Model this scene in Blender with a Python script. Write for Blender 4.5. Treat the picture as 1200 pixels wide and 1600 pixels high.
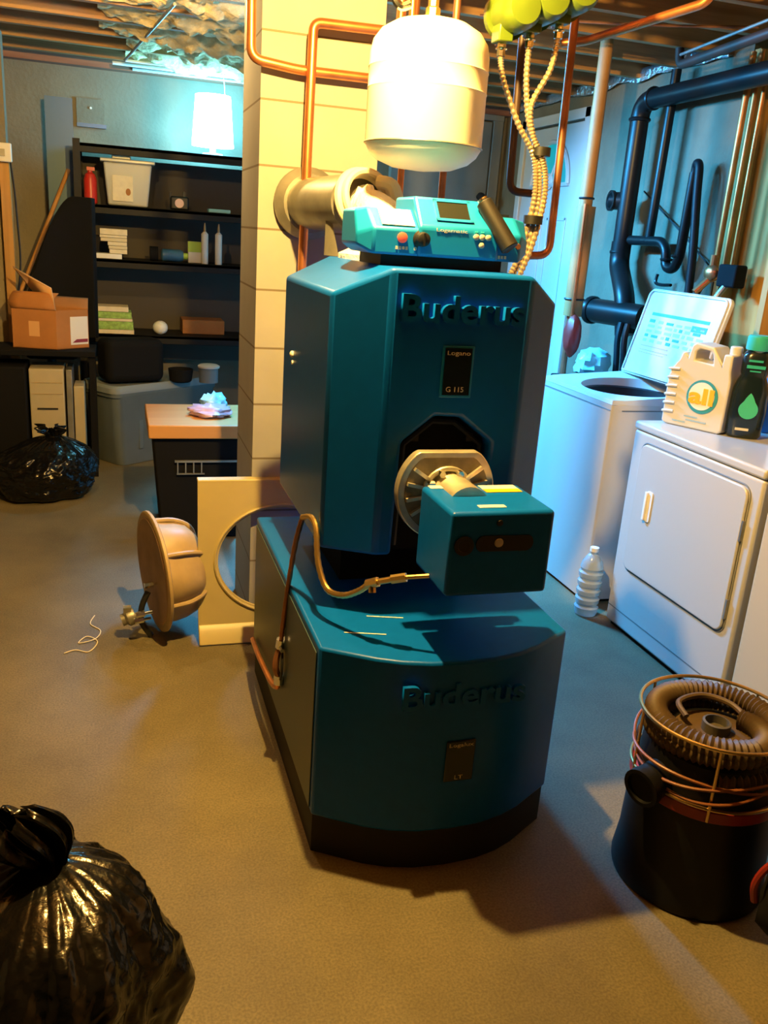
import bpy, bmesh, math, random
from mathutils import Vector, Matrix, noise
random.seed(7)
PI = math.pi
for o in list(bpy.data.objects): bpy.data.objects.remove(o)
S = bpy.context.scene
COL = S.collection
V = Vector

# ------------------------------------------------------------------ camera
F, PITCH, ROLL, YAW = 1351.64, 0.308689, 0.0717996, 0.310485
fw = V((math.sin(YAW)*math.cos(PITCH), math.cos(YAW)*math.cos(PITCH), -math.sin(PITCH)))
r0 = V((math.cos(YAW), -math.sin(YAW), 0)); u0 = r0.cross(fw)
c_, s_ = math.cos(ROLL), math.sin(ROLL)
rr = c_*r0 + s_*u0; uu = -s_*r0 + c_*u0
cam = bpy.data.cameras.new('camera'); camo = bpy.data.objects.new('camera', cam); COL.objects.link(camo)
camo.matrix_world = Matrix(((rr.x, uu.x, -fw.x, 0), (rr.y, uu.y, -fw.y, 0), (rr.z, uu.z, -fw.z, 1.6), (0, 0, 0, 1)))
cam.sensor_fit = 'VERTICAL'; cam.sensor_height = 32.0; cam.sensor_width = 24.0
cam.lens = F/1600*32.0; cam.clip_start = 0.05; cam.clip_end = 60
S.camera = camo

# ------------------------------------------------------------------ light and exposure
S.view_settings.view_transform = 'Standard'; S.view_settings.look = 'None'
S.view_settings.gamma = 1.0; S.view_settings.use_curve_mapping = False
S.view_settings.exposure = 0.0
W = bpy.data.worlds.new('world'); S.world = W; W.use_nodes = True
W.node_tree.nodes['Background'].inputs[0].default_value = (0.55, 0.62, 0.75, 1)
W.node_tree.nodes['Background'].inputs[1].default_value = 0.001
def point(name, loc, col, power, radius):
    l = bpy.data.lights.new(name, 'POINT'); l.color = col; l.energy = power; l.shadow_soft_size = radius
    o = bpy.data.objects.new(name, l); COL.objects.link(o); o.location = loc; return o
WARM = (1.0, 0.56, 0.13)
point('bulb_over_boiler', (0.50, 2.075, 2.44), (1.0, 0.62, 0.155), 365, 0.025)
point('bulb_left_of_chimney', (0.0, 4.05, 2.475), (1.0, 0.66, 0.25), 55, 0.03)  # added warm fill to brighten the joists and the left side
def area(name, loc, col, power, sx, sy):
    l = bpy.data.lights.new(name, 'AREA'); l.shape = 'RECTANGLE'; l.size = sx; l.size_y = sy; l.color = col; l.energy = power; l.spread = math.radians(128)
    o = bpy.data.objects.new(name, l); COL.objects.link(o); o.location = loc; o.rotation_euler = (-math.radians(16), -math.radians(38), 0); return o
area('shop_light_tubes', (0.96, 4.80, 2.395), (0.045, 0.43, 1.0), 420, 0.10, 1.15)
LAMP_STRENGTH = 55.0
LAMP_COL = (0.16, 0.66, 1.0)

# ------------------------------------------------------------------ materials
def nd(m, t, **kw):
    n = m.node_tree.nodes.new(t)
    for k, v in kw.items(): setattr(n, k, v)
    return n
def mat(name, col, rough=0.6, metal=0.0, var=0.0, scale=8.0, bump=0.0, bscale=60.0, col2=None, spec=0.5, emit=None, estr=0.0, alpha=None, trans=0.0, detail=4.0, coat=0.0):
    m = bpy.data.materials.new(name); m.use_nodes = True
    b = m.node_tree.nodes['Principled BSDF']; L = m.node_tree.links.new
    c = (*col, 1)
    b.inputs['Base Color'].default_value = c; b.inputs['Roughness'].default_value = rough
    b.inputs['Metallic'].default_value = metal; b.inputs['Specular IOR Level'].default_value = spec
    b.inputs['Transmission Weight'].default_value = trans
    b.inputs['Coat Weight'].default_value = coat
    tc = nd(m, 'ShaderNodeTexCoord')
    nz = nd(m, 'ShaderNodeTexNoise'); nz.inputs['Scale'].default_value = scale; nz.inputs['Detail'].default_value = detail
    L(tc.outputs['Object'], nz.inputs['Vector'])
    if var or col2:
        rp = nd(m, 'ShaderNodeValToRGB')
        a = col2 if col2 else tuple(x*(1-var) for x in col)
        e = col if col2 else tuple(min(1, x*(1+var)) for x in col)
        rp.color_ramp.elements[0].color = (*a, 1); rp.color_ramp.elements[1].color = (*e, 1)
        rp.color_ramp.elements[0].position = 0.32; rp.color_ramp.elements[1].position = 0.68
        L(nz.outputs['Fac'], rp.inputs['Fac']); L(rp.outputs['Color'], b.inputs['Base Color'])
    if bump:
        n2 = nd(m, 'ShaderNodeTexNoise'); n2.inputs['Scale'].default_value = bscale; n2.inputs['Detail'].default_value = 5
        L(tc.outputs['Object'], n2.inputs['Vector'])
        bp = nd(m, 'ShaderNodeBump'); bp.inputs['Strength'].default_value = bump; bp.inputs['Distance'].default_value = 0.02
        L(n2.outputs['Fac'], bp.inputs['Height']); L(bp.outputs['Normal'], b.inputs['Normal'])
    if emit:
        b.inputs['Emission Color'].default_value = (*emit, 1); b.inputs['Emission Strength'].default_value = estr
    return m
def wood(name, c1, c2, rough=0.7, axis='X', scale=3.0):
    m = mat(name, c1, rough); b = m.node_tree.nodes['Principled BSDF']; L = m.node_tree.links.new
    tc = nd(m, 'ShaderNodeTexCoord'); mp = nd(m, 'ShaderNodeMapping')
    s = {'X': (0.5, 9, 9), 'Y': (9, 0.5, 9), 'Z': (9, 9, 0.5)}[axis]
    mp.inputs['Scale'].default_value = s
    nz = nd(m, 'ShaderNodeTexNoise'); nz.inputs['Scale'].default_value = scale; nz.inputs['Detail'].default_value = 6
    rp = nd(m, 'ShaderNodeValToRGB'); rp.color_ramp.elements[0].color = (*c1, 1); rp.color_ramp.elements[1].color = (*c2, 1)
    rp.color_ramp.elements[0].position = 0.35; rp.color_ramp.elements[1].position = 0.65
    L(tc.outputs['Object'], mp.inputs[0]); L(mp.outputs[0], nz.inputs['Vector']); L(nz.outputs['Fac'], rp.inputs['Fac']); L(rp.outputs['Color'], b.inputs['Base Color'])
    return m
def floor_mat():
    m = mat('concrete_floor', (.4, .38, .33), 0.62); b = m.node_tree.nodes['Principled BSDF']; L = m.node_tree.links.new
    tc = nd(m, 'ShaderNodeTexCoord')
    a = nd(m, 'ShaderNodeTexNoise'); a.inputs['Scale'].default_value = 1.3; a.inputs['Detail'].default_value = 7; a.inputs['Roughness'].default_value = .62
    d = nd(m, 'ShaderNodeTexNoise'); d.inputs['Scale'].default_value = 160; d.inputs['Detail'].default_value = 3
    L(tc.outputs['Object'], a.inputs['Vector']); L(tc.outputs['Object'], d.inputs['Vector'])
    r1 = nd(m, 'ShaderNodeValToRGB'); r1.color_ramp.elements[0].color = (.100, .080, .042, 1); r1.color_ramp.elements[1].color = (.205, .168, .090, 1)
    r1.color_ramp.elements[0].position = .3; r1.color_ramp.elements[1].position = .7
    r2 = nd(m, 'ShaderNodeValToRGB'); r2.color_ramp.elements[0].color = (.72, .72, .72, 1); r2.color_ramp.elements[1].color = (1.1, 1.1, 1.1, 1)
    r2.color_ramp.elements[0].position = .35; r2.color_ramp.elements[1].position = .65
    L(a.outputs['Fac'], r1.inputs['Fac']); L(d.outputs['Fac'], r2.inputs['Fac'])
    mx = nd(m, 'ShaderNodeMix', data_type='RGBA', blend_type='MULTIPLY'); mx.inputs[0].default_value = 1
    L(r1.outputs['Color'], mx.inputs[6]); L(r2.outputs['Color'], mx.inputs[7])
    L(mx.outputs[2], b.inputs['Base Color'])
    bp = nd(m, 'ShaderNodeBump'); bp.inputs['Strength'].default_value = .12; bp.inputs['Distance'].default_value = .01
    L(d.outputs['Fac'], bp.inputs['Height']); L(bp.outputs['Normal'], b.inputs['Normal'])
    return m
def block_mat():
    # concrete masonry: brick texture driven by (x+y, z) so every face shows its courses
    m = mat('concrete_block', (.6, .57, .5), .85); b = m.node_tree.nodes['Principled BSDF']; L = m.node_tree.links.new
    tc = nd(m, 'ShaderNodeTexCoord'); sp = nd(m, 'ShaderNodeSeparateXYZ'); L(tc.outputs['Object'], sp.inputs[0])
    md = nd(m, 'ShaderNodeMath', operation='ADD'); L(sp.outputs['Z'], md.inputs[0]); md.inputs[1].default_value = 0.125
    dv = nd(m, 'ShaderNodeMath', operation='DIVIDE'); L(md.outputs[0], dv.inputs[0]); dv.inputs[1].default_value = .2143
    fr = nd(m, 'ShaderNodeMath', operation='FRACT'); L(dv.outputs[0], fr.inputs[0])
    lt = nd(m, 'ShaderNodeMath', operation='LESS_THAN'); L(fr.outputs[0], lt.inputs[0]); lt.inputs[1].default_value = .035
    nz = nd(m, 'ShaderNodeTexNoise'); nz.inputs['Scale'].default_value = 5; nz.inputs['Detail'].default_value = 8
    L(tc.outputs['Object'], nz.inputs['Vector'])
    r1 = nd(m, 'ShaderNodeValToRGB'); r1.color_ramp.elements[0].color = (.29, .285, .265, 1); r1.color_ramp.elements[1].color = (.39, .385, .36, 1)
    L(nz.outputs['Fac'], r1.inputs['Fac'])
    mx = nd(m, 'ShaderNodeMix', data_type='RGBA'); L(lt.outputs[0], mx.inputs[0]); L(r1.outputs['Color'], mx.inputs[6]); mx.inputs[7].default_value = (.17, .14, .10, 1)
    L(mx.outputs[2], b.inputs['Base Color'])
    iv = nd(m, 'ShaderNodeMath', operation='SUBTRACT'); iv.inputs[0].default_value = 1; L(lt.outputs[0], iv.inputs[1])
    bp = nd(m, 'ShaderNodeBump'); bp.inputs['Strength'].default_value = .5; bp.inputs['Distance'].default_value = .006
    L(iv.outputs[0], bp.inputs['Height']); L(bp.outputs['Normal'], b.inputs['Normal'])
    return m
M = {}
M['floor'] = floor_mat(); M['block'] = block_mat()
M['wall'] = mat('poured_concrete_wall', (.24, .205, .14), .9, var=.16, scale=2.2, bump=.2, bscale=40)
M['wall_grey'] = mat('grey_concrete_wall', (.165, .14, .09), .9, var=.2, scale=3, bump=.25, bscale=40)
M['joist'] = wood('joist_wood', (.30, .14, .05), (.48, .26, .10), .8, 'X')
M['sub'] = wood('subfloor_wood', (.20, .115, .05), (.34, .20, .09), .85, 'Y')
M['plate'] = wood('sill_plate_wood', (.24, .09, .05), (.36, .16, .09), .8, 'X')
M['stud'] = wood('stud_wood', (.40, .20, .05), (.52, .28, .08), .7, 'Z')
M['ply'] = wood('plywood', (.42, .20, .035), (.54, .28, .06), .7, 'Z', 1.5)
M['batt'] = mat('fibreglass', (.80, .62, .30), .95, var=.25, scale=14, bump=.8, bscale=25)
M['foil'] = mat('crinkled_foil', (.75, .8, .82), .25, .9, bump=.9, bscale=30)
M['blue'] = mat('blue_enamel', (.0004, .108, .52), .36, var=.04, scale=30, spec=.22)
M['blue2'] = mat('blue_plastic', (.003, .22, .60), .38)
M['blue_side'] = mat('grey_blue_enamel', (.035, .07, .085), .42)  # greyed blue: floor reflection painted into the tank's left side
M['black'] = mat('black_paint', (.008, .008, .009), .5)
M['blackmatte'] = mat('black_matte', (.008, .008, .009), .85, spec=.12)
M['plinth'] = mat('plinth_black', (.012, .009, .007), .8)
M['badge'] = mat('badge_black', (.004, .012, .02), .25)
M['gold'] = mat('pale_print', (.62, .58, .45), .5)
M['white'] = mat('white_paint', (.80, .80, .78), .35)
M['enamel'] = mat('white_appliance_enamel', (.48, .47, .44), .28, coat=.3)
M['enamel_edge'] = mat('grey_seam', (.16, .17, .17), .6)
M['lidwhite'] = mat('washer_lid_white', (.58, .59, .58), .3)
M['beige'] = mat('beige_enamel', (.46, .38, .18), .4, var=.04)
M['tan'] = mat('tan_cast_iron', (.40, .29, .15), .5, var=.12, scale=12)
M['tan_in'] = mat('tan_inside', (.33, .22, .13), .7, var=.2)
M['copper'] = mat('copper', (.70, .27, .11), .33, .85, var=.2, scale=9)
M['copperdull'] = mat('dull_copper', (.34, .15, .08), .45, .7, var=.3, scale=9)
M['iron'] = mat('black_iron', (.055, .03, .022), .5, .3)
M['brass'] = mat('brass', (.72, .50, .20), .28, .95)
M['chrome'] = mat('chrome', (.8, .8, .78), .15, 1.0)
M['alu'] = mat('cast_aluminium', (.62, .58, .48), .38, .75, var=.15, scale=20)
M['alu_dark'] = mat('cast_dark', (.09, .08, .06), .6, .4)
M['alu_mid'] = mat('cast_mid', (.22, .19, .13), .5, .6, var=.3, scale=25)
M['cream_cab'] = mat('cream_enamel', (.50, .42, .28), .35)
M['supply'] = mat('supply_copper', (.55, .19, .045), .4, .5, var=.3, scale=9)
M['galv'] = mat('galvanized', (.30, .29, .26), .45, .7, var=.2, scale=10)
M['tank'] = mat('tank_cream', (.78, .74, .62), .42)
M['refr'] = mat('white_refractory', (.86, .82, .72), .95, bump=.8, bscale=30)
M['cream'] = mat('cream_ring', (.80, .70, .46), .5)
M['abs'] = mat('black_abs', (.008, .008, .008), .36, spec=.22)
M['insul'] = mat('tan_pipe_cover', (.34, .16, .045), .6, var=.15, scale=6)
M['green'] = mat('green_pump', (.085, .13, .012), .35)
M['armor'] = mat('armoured_cable', (.60, .50, .34), .35, .8)
M['doorw'] = mat('white_steel_door', (.55, .55, .52), .35)
M['slab'] = mat('pale_blue_door', (.24, .24, .22), .5, var=.05)
M['glass'] = mat('daylit_glass', (.01, .12, .14), .2, emit=(.005, .36, .42), estr=.8)
M['red'] = mat('red_paint', (.55, .03, .02), .35)
M['darkred'] = mat('dark_red', (.25, .02, .015), .45)
M['shelf'] = mat('dark_shelf', (.010, .010, .011), .55, spec=.25)
M['shelfback'] = mat('shelf_back', (.075, .065, .05), .8)  # dark brown for the wall shaded by the shelves
M['bag'] = mat('black_bag_plastic', (.004, .004, .0045), .20, spec=.36, bump=.5, bscale=9)
M['card'] = mat('cardboard', (.40, .165, .045), .85, var=.08)
M['card_in'] = mat('cardboard_inside', (.66, .36, .15), .85)
M['labelw'] = mat('paper_label', (.78, .74, .66), .7)
M['paper'] = mat('book_pages', (.78, .70, .52), .8, var=.06, scale=30)
M['paper2'] = mat('book_cream', (.70, .62, .44), .8)
M['greenbook'] = mat('green_cover', (.30, .52, .12), .6, var=.3, scale=40)
M['clear'] = mat('clear_plastic', (.80, .82, .80), .25, trans=.45)
M['frost'] = mat('clear_bottle_plastic', (.62, .72, .76), .15, trans=.6)
M['tub'] = mat('grey_tub_plastic', (.115, .14, .145), .5, var=.06)
M['tublid'] = mat('grey_tub_lid', (.23, .26, .27), .45)
M['board'] = wood('pine_board', (.50, .22, .05), (.60, .29, .08), .5, 'X', 1.2)
M['pink'] = mat('pink_film', (.80, .50, .55), .3, trans=.3)
M['cyanfilm'] = mat('blue_film', (.35, .72, .80), .3)
M['pc'] = mat('putty_plastic', (.44, .38, .25), .55, var=.04)
M['hose'] = mat('brown_ribbed_hose', (.075, .045, .018), .58)
M['drum'] = mat('black_drum', (.005, .005, .006), .45, spec=.25)
M['cord'] = mat('orange_cord', (.20, .065, .02), .45)
M['jug'] = mat('white_jug', (.58, .56, .48), .4)
M['orange'] = mat('orange_yellow', (.90, .42, .01), .5)
M['teal'] = mat('teal_print', (.03, .28, .36), .5)
M['greencap'] = mat('teal_cap', (.03, .42, .38), .4)
M['darkbottle'] = mat('dark_bottle', (.008, .016, .02), .2)
M['greendrop'] = mat('green_print', (.05, .48, .30), .4)
M['bluep'] = mat('blue_print', (.03, .20, .55), .5)
M['greyp'] = mat('grey_print', (.30, .45, .52), .6)
M['redp'] = mat('brown_print', (.45, .22, .18), .6)
M['shade'] = mat('lamp_shade', (.9, .9, .9), .7, emit=LAMP_COL, estr=LAMP_STRENGTH)
M['rubber'] = mat('dark_rubber', (.010, .012, .015), .45, spec=.25)
M['limegreen'] = mat('lime_label', (.42, .58, .06), .5)
M['bluecan'] = mat('blue_can', (.05, .14, .24), .4)
M['string'] = mat('pale_string', (.72, .60, .34), .8)
M['led'] = mat('green_led', (.05, .5, .2), .4, emit=(.05, .9, .4), estr=1.0)
M['redlight'] = mat('red_rocker', (.85, .12, .08), .4, emit=(1, .08, .04), estr=.35)
M['screen'] = mat('lcd_dark', (.012, .016, .014), .6, spec=.1)

# ------------------------------------------------------------------ mesh helpers
class MB:
    def __init__(s): s.bm = bmesh.new()
    def _mi(s, faces, mi):
        for f in faces: f.material_index = mi
    def box(s, c, d, rot=None, mi=0):
        R = rot.to_matrix() if hasattr(rot, 'to_matrix') else (rot if rot else Matrix.Identity(3))
        vs = []
        for z in (-1, 1):
            for y in (-1, 1):
                for x in (-1, 1):
                    vs.append(s.bm.verts.new(V(c) + R @ V((x*d[0]/2, y*d[1]/2, z*d[2]/2))))
        fs = [s.bm.faces.new([vs[i] for i in q]) for q in ((0,2,3,1),(4,5,7,6),(0,1,5,4),(2,6,7,3),(0,4,6,2),(1,3,7,5))]
        s._mi(fs, mi); return s
    def bb(s, x0, x1, y0, y1, z0, z1, mi=0):
        return s.box(((x0+x1)/2, (y0+y1)/2, (z0+z1)/2), (abs(x1-x0), abs(y1-y0), abs(z1-z0)), None, mi)
    def poly(s, pts, mi=0):
        f = s.bm.faces.new([s.bm.verts.new(V(p)) for p in pts]); f.material_index = mi; return s
    def faces(s, vs, fs, mi=0):
        b = [s.bm.verts.new(V(v)) for v in vs]
        for f in fs:
            try: s.bm.faces.new([b[i] for i in f]).material_index = mi
            except ValueError: pass
        return s
    def prism(s, pts, off, mi=0):
        off = V(off); a = [s.bm.verts.new(V(p)) for p in pts]; b = [s.bm.verts.new(V(p)+off) for p in pts]
        n = len(a); fs = [s.bm.faces.new(a[::-1]), s.bm.faces.new(b)]
        for i in range(n): fs.append(s.bm.faces.new([a[i], a[(i+1) % n], b[(i+1) % n], b[i]]))
        s._mi(fs, mi); return s
    def frame(s, d):
        d = V(d).normalized(); a = V((0, 0, 1)) if abs(d.z) < .9 else V((1, 0, 0))
        x = a.cross(d).normalized(); return x, d.cross(x).normalized(), d
    def ringstrip(s, rings, close=True, capa=True, capb=True, mi=0):
        rows = [[s.bm.verts.new(p) for p in r] for r in rings]; n = len(rows[0]); fs = []
        for i in range(len(rows)-1):
            for j in range(n if close else n-1):
                k = (j+1) % n
                fs.append(s.bm.faces.new([rows[i][j], rows[i][k], rows[i+1][k], rows[i+1][j]]))
        if capa and n > 2: fs.append(s.bm.faces.new(rows[0][::-1]))
        if capb and n > 2: fs.append(s.bm.faces.new(rows[-1]))
        s._mi(fs, mi); return s
    def lathe(s, prof, base=(0, 0, 0), axis=(0, 0, 1), seg=32, mi=0, capa=True, capb=True, sx=1.0, sy=1.0):
        x, y, d = s.frame(axis); base = V(base); rings = []
        for r, h in prof:
            r = max(r, .0004)
            rings.append([base + d*h + (x*math.cos(2*PI*j/seg)*sx + y*math.sin(2*PI*j/seg)*sy)*r for j in range(seg)])
        return s.ringstrip(rings, True, capa, capb, mi)
    def cyl(s, a, b, r, r2=None, seg=20, mi=0):
        a = V(a); b = V(b); return s.lathe([(r, 0), (r if r2 is None else r2, (b-a).length)], a, b-a, seg, mi)
    def tube(s, pts, r, seg=10, smooth=0, mi=0, rib=0.0, ribn=0, closed=False):
        pts = [V(p) for p in pts]
        if smooth: pts = crv(pts, smooth, closed)
        n = len(pts); rings = []; px = None
        for i, p in enumerate(pts):
            t = (pts[min(i+1, n-1)] - pts[max(i-1, 0)]).normalized()
            if px is None: px = s.frame(t)[0]
            px = (px - t*px.dot(t)).normalized(); y = t.cross(px)
            rad = r(i/(n-1)) if callable(r) else r
            if rib: rad *= 1 + rib*(1 if (i % ribn) < ribn/2 else -1)
            rings.append([p + (px*math.cos(2*PI*j/seg) + y*math.sin(2*PI*j/seg))*rad for j in range(seg)])
        return s.ringstrip(rings, True, True, True, mi)
    def torus(s, c, axis, R, r, seg=40, rs=10, mi=0):
        x, y, d = s.frame(axis); c = V(c); rows = []
        for i in range(seg):
            a = 2*PI*i/seg; e = x*math.cos(a)+y*math.sin(a)
            rows.append([s.bm.verts.new(c + e*(R+r*math.cos(2*PI*j/rs)) + d*r*math.sin(2*PI*j/rs)) for j in range(rs)])
        fs = []
        for i in range(seg):
            for j in range(rs):
                fs.append(s.bm.faces.new([rows[i][j], rows[(i+1) % seg][j], rows[(i+1) % seg][(j+1) % rs], rows[i][(j+1) % rs]]))
        s._mi(fs, mi); return s
    def ell(s, c, rad, seg=20, rings=12, mi=0, rot=None, jit=0.0, fr=5.0):
        R = rot.to_matrix() if rot else Matrix.Identity(3); c = V(c); rows = []
        for i in range(rings+1):
            t = PI*i/rings; row = []
            for j in range(seg):
                a = 2*PI*j/seg
                p = V((max(math.sin(t), .004)*math.cos(a), max(math.sin(t), .004)*math.sin(a), -math.cos(t)))
                if jit: p = p*(1+jit*noise.noise(p*fr*.4+c))
                row.append(c + R @ V((p.x*rad[0], p.y*rad[1], p.z*rad[2])))
            rows.append(row)
        return s.ringstrip(rows, True, True, True, mi)
    def grid(s, fn, nu, nv, mi=0):
        rows = [[s.bm.verts.new(V(fn(i/nu, j/nv))) for j in range(nv+1)] for i in range(nu+1)]
        for i in range(nu):
            for j in range(nv):
                s.bm.faces.new([rows[i][j], rows[i+1][j], rows[i+1][j+1], rows[i][j+1]]).material_index = mi
        return s
    def build(s, name, mats, parent=None, bevel=0.0, bseg=2, ang=35, solid=0.0, sub=0):
        bmesh.ops.recalc_face_normals(s.bm, faces=s.bm.faces)
        if parent is not None:
            r = parent
            off = V((0, 0, 0))
            while r is not None:
                off += r.location; r = r.parent
            for v in s.bm.verts: v.co -= off
        me = bpy.data.meshes.new(name); s.bm.to_mesh(me); s.bm.free()
        for m in (mats if isinstance(mats, (list, tuple)) else [mats]): me.materials.append(M[m])
        for p in me.polygons: p.use_smooth = True
        me.set_sharp_from_angle(angle=math.radians(ang))
        o = bpy.data.objects.new(name, me); COL.objects.link(o)
        if parent is not None: o.parent = parent
        if solid:
            md = o.modifiers.new('solid', 'SOLIDIFY'); md.thickness = solid; md.offset = 0
        if bevel:
            md = o.modifiers.new('bevel', 'BEVEL'); md.width = bevel; md.segments = bseg; md.limit_method = 'ANGLE'; md.angle_limit = math.radians(28); md.harden_normals = False
        if sub:
            md = o.modifiers.new('sub', 'SUBSURF'); md.levels = sub; md.render_levels = sub
        return o
def crv(pts, n, closed=False):
    out = []; P = [V(p) for p in pts]; L = len(P)
    for i in range(L-1):
        p0 = P[max(i-1, 0)]; p1 = P[i]; p2 = P[i+1]; p3 = P[min(i+2, L-1)]
        for k in range(n):
            t = k/n
            out.append(.5*((2*p1) + (p2-p0)*t + (2*p0-5*p1+4*p2-p3)*t*t + (3*p1-p0-3*p2+p3)*t**3))
    out.append(P[-1]); return out
def elbowed(pts, r=.05, n=6):
    # polyline with rounded corners
    P = [V(p) for p in pts]; out = [P[0]]
    for i in range(1, len(P)-1):
        a = (P[i-1]-P[i]); b = (P[i+1]-P[i]); k = min(r, a.length*.48, b.length*.48)
        A = P[i]+a.normalized()*k; B = P[i]+b.normalized()*k
        for t in range(n+1):
            t /= n; out.append((1-t)**2*A + 2*t*(1-t)*P[i] + t*t*B)
    out.append(P[-1]); return out
def tag(o, label=None, cat=None, group=None, kind=None):
    if label: o['label'] = label
    if cat: o['category'] = cat
    if group: o['group'] = group
    if kind: o['kind'] = kind
    return o
def thing(name, label, cat, loc, group=None):
    o = bpy.data.objects.new(name, None); COL.objects.link(o); o.location = loc; o.empty_display_size = .1
    return tag(o, label, cat, group)
def struct(mb, name, mats, label=None, cat=None, **k):
    o = mb.build(name, mats, **k); o['kind'] = 'structure'
    tag(o, label, cat); return o
def text(body, name, m, parent, org, xd, yd, w, h, ext=.0015, off=0.0):
    cu = bpy.data.curves.new('t', 'FONT'); cu.body = body; cu.extrude = .02; cu.offset = off; cu.resolution_u = 4
    o = bpy.data.objects.new('t', cu); COL.objects.link(o)
    dg = bpy.context.evaluated_depsgraph_get(); dg.update()
    me = bpy.data.meshes.new_from_object(o.evaluated_get(dg)); bpy.data.objects.remove(o)
    xs = [v.co.x for v in me.vertices]; ys = [v.co.y for v in me.vertices]
    x0, x1, y0, y1 = min(xs), max(xs), min(ys), max(ys)
    xd = V(xd).normalized(); yd = V(yd).normalized(); zd = xd.cross(yd); org = V(org)
    par = V((0, 0, 0)); r = parent
    while r is not None: par += r.location; r = r.parent
    for v in me.vertices:
        c = v.co.copy()
        v.co = org + xd*((c.x-x0)/(x1-x0)-.5)*w + yd*((c.y-y0)/(y1-y0)-.5)*h + zd*(c.z/.02)*ext - par
    me.materials.clear(); me.materials.append(M[m]); me.name = name
    o = bpy.data.objects.new(name, me); COL.objects.link(o); o.parent = parent; return o

# ------------------------------------------------------------------ setting
ZJ = 2.58; YB = 6.9; XR = 3.0
struct(MB().bb(-3.2, 3.3, -2.0, 7.1, -.1, 0), 'floor', 'floor', 'bare worn concrete basement floor', 'floor')
struct(MB().bb(-3.2, 3.3, YB, YB+.2, 0, ZJ+.02), 'wall_back', 'wall', 'concrete wall behind the black shelving unit', 'wall')
struct(MB().bb(-3.3, -3.1, -2.0, YB, 0, ZJ+.02), 'wall_left', 'wall', 'concrete wall along the left side', 'wall')
wr = MB(); wr.bb(XR, XR+.2, 4.0, YB, 0, ZJ+.06)
struct(wr, 'wall_right', 'wall_grey', 'grey concrete wall behind the washer and black drain pipes', 'wall')
wr = MB(); wr.bb(XR+.09, XR+.2, -2.0, 4.0, 0, ZJ+.06)
struct(wr, 'wall_right_framed', 'ply', 'orange plywood faced framed wall beside the dryer', 'wall')
struct(MB().bb(-3.2, 3.3, -2.0, 7.1, ZJ+.24, ZJ+.28), 'ceiling', 'sub', 'brown board subfloor above the joists', 'ceiling')
k = 0
y = 0.1
while y < 6.85:
    k += 1
    struct(MB().bb(-3.2, 3.3, y, y+.045, ZJ, ZJ+.24), 'trim_%d' % k, 'joist', 'bare timber ceiling joist', 'joist')
    y += .405
struct(MB().bb(-3.2, 3.0, YB-.10, YB, ZJ-.03, ZJ+.03), 'trim_31', 'plate', 'reddish timber plate along the top of the back wall', 'plate')
struct(MB().bb(-3.2, 3.0, YB-.03, YB, ZJ+.03, ZJ+.24), 'trim_32', 'joist', 'timber rim board above the back wall', 'rim board')
# studs on framed wall
for i, yy in enumerate((3.97, 3.60, 3.2, 2.8, 2.4)):
    struct(MB().bb(XR+.0, XR+.09, yy-.02, yy+.02, 0, ZJ), 'trim_%d' % (40+i), 'stud', 'bare timber wall stud beside the dryer', 'stud')
# left stud end
struct(MB().bb(-1.1, -.60, 6.0, 6.12, 0, ZJ), 'wall_left_return', 'wall', 'short return of wall at the left edge of the photo', 'wall')
struct(MB().bb(-.64, -.585, 5.94, 6.0, 0, 1.86), 'trim_50', 'stud', 'narrow timber post at the left edge of the photo', 'post')
struct(MB().bb(-3.0, 3.0, 6.75, 6.9, ZJ+.035, ZJ+.055), 'trim_51', 'joist')

# pillar
PX0, PX1, PY0, PY1 = .497, .93, 3.28, 3.72
struct(MB().bb(PX0, PX1, PY0, PY1, 0, ZJ+.24), 'wall_chimney', 'block', 'cream concrete block chimney pillar behind the blue boiler', 'chimney')

# foil strips on right wall top
def crumple(x0, x1, y0, y1, z0, h, mb):
    n = 26
    def fn(u, v):
        p = V((x0+(x1-x0)*u, y0+(y1-y0)*u, z0+h*(v-.5)))
        q = noise.noise(V((u*14, v*2, z0)))*.022
        return p + V((-abs(q)-.006, q*.4, q*1.1))
    mb.grid(fn, n, 4); return mb
t = crumple(2.98, 2.98, 4.15, 6.85, 2.60, .07, MB()).build('foil_strip', 'foil', solid=.002)
tag(t, 'crinkled shiny foil strip along the top of the right wall', 'foil strip')
# door with fanlight in right wall
d1 = MB()
d1.bb(XR-.045, XR-.002, 5.52, 6.38, .34, 2.40)
door = struct(d1, 'door_1', 'doorw', 'bright white steel door with a fanlight behind the copper pipes', 'door', bevel=.004)
fr = MB(); fr.bb(XR-.06, XR, 5.44, 5.51, 0, 2.48); fr.bb(XR-.06, XR, 6.39, 6.46, 0, 2.48); fr.bb(XR-.06, XR, 5.44, 6.46, 2.415, 2.48); fr.bb(XR-.12, XR, 5.44, 6.46, 0, .33)
fr.build('door_frame', 'doorw', door, bevel=.004)
g = MB(); cy, cz, R = 5.93, 2.02, .27
g.prism([(XR-.052, cy+R*math.cos(a*PI/16), cz+R*math.sin(a*PI/16)) for a in range(17)], (.006, 0, 0))
g.build('fanlight_glass', 'glass', door)
g = MB(); g.tube([(XR-.055, cy+(R+.01)*math.cos(a*PI/20), cz+(R+.01)*math.sin(a*PI/20)) for a in range(21)], .016, 6)
g.cyl((XR-.055, cy-R-.02, cz-.004), (XR-.055, cy+R+.02, cz-.004), .014, seg=6)
for a in (60, 120): g.cyl((XR-.055, cy, cz), (XR-.055, cy+R*math.cos(math.radians(a)), cz+R*math.sin(math.radians(a))), .011, seg=6)
g.ell((XR-.055, cy, cz+.02), (.015, .06, .055))
g.build('fanlight_bars', 'doorw', door)
g = MB()
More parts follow.
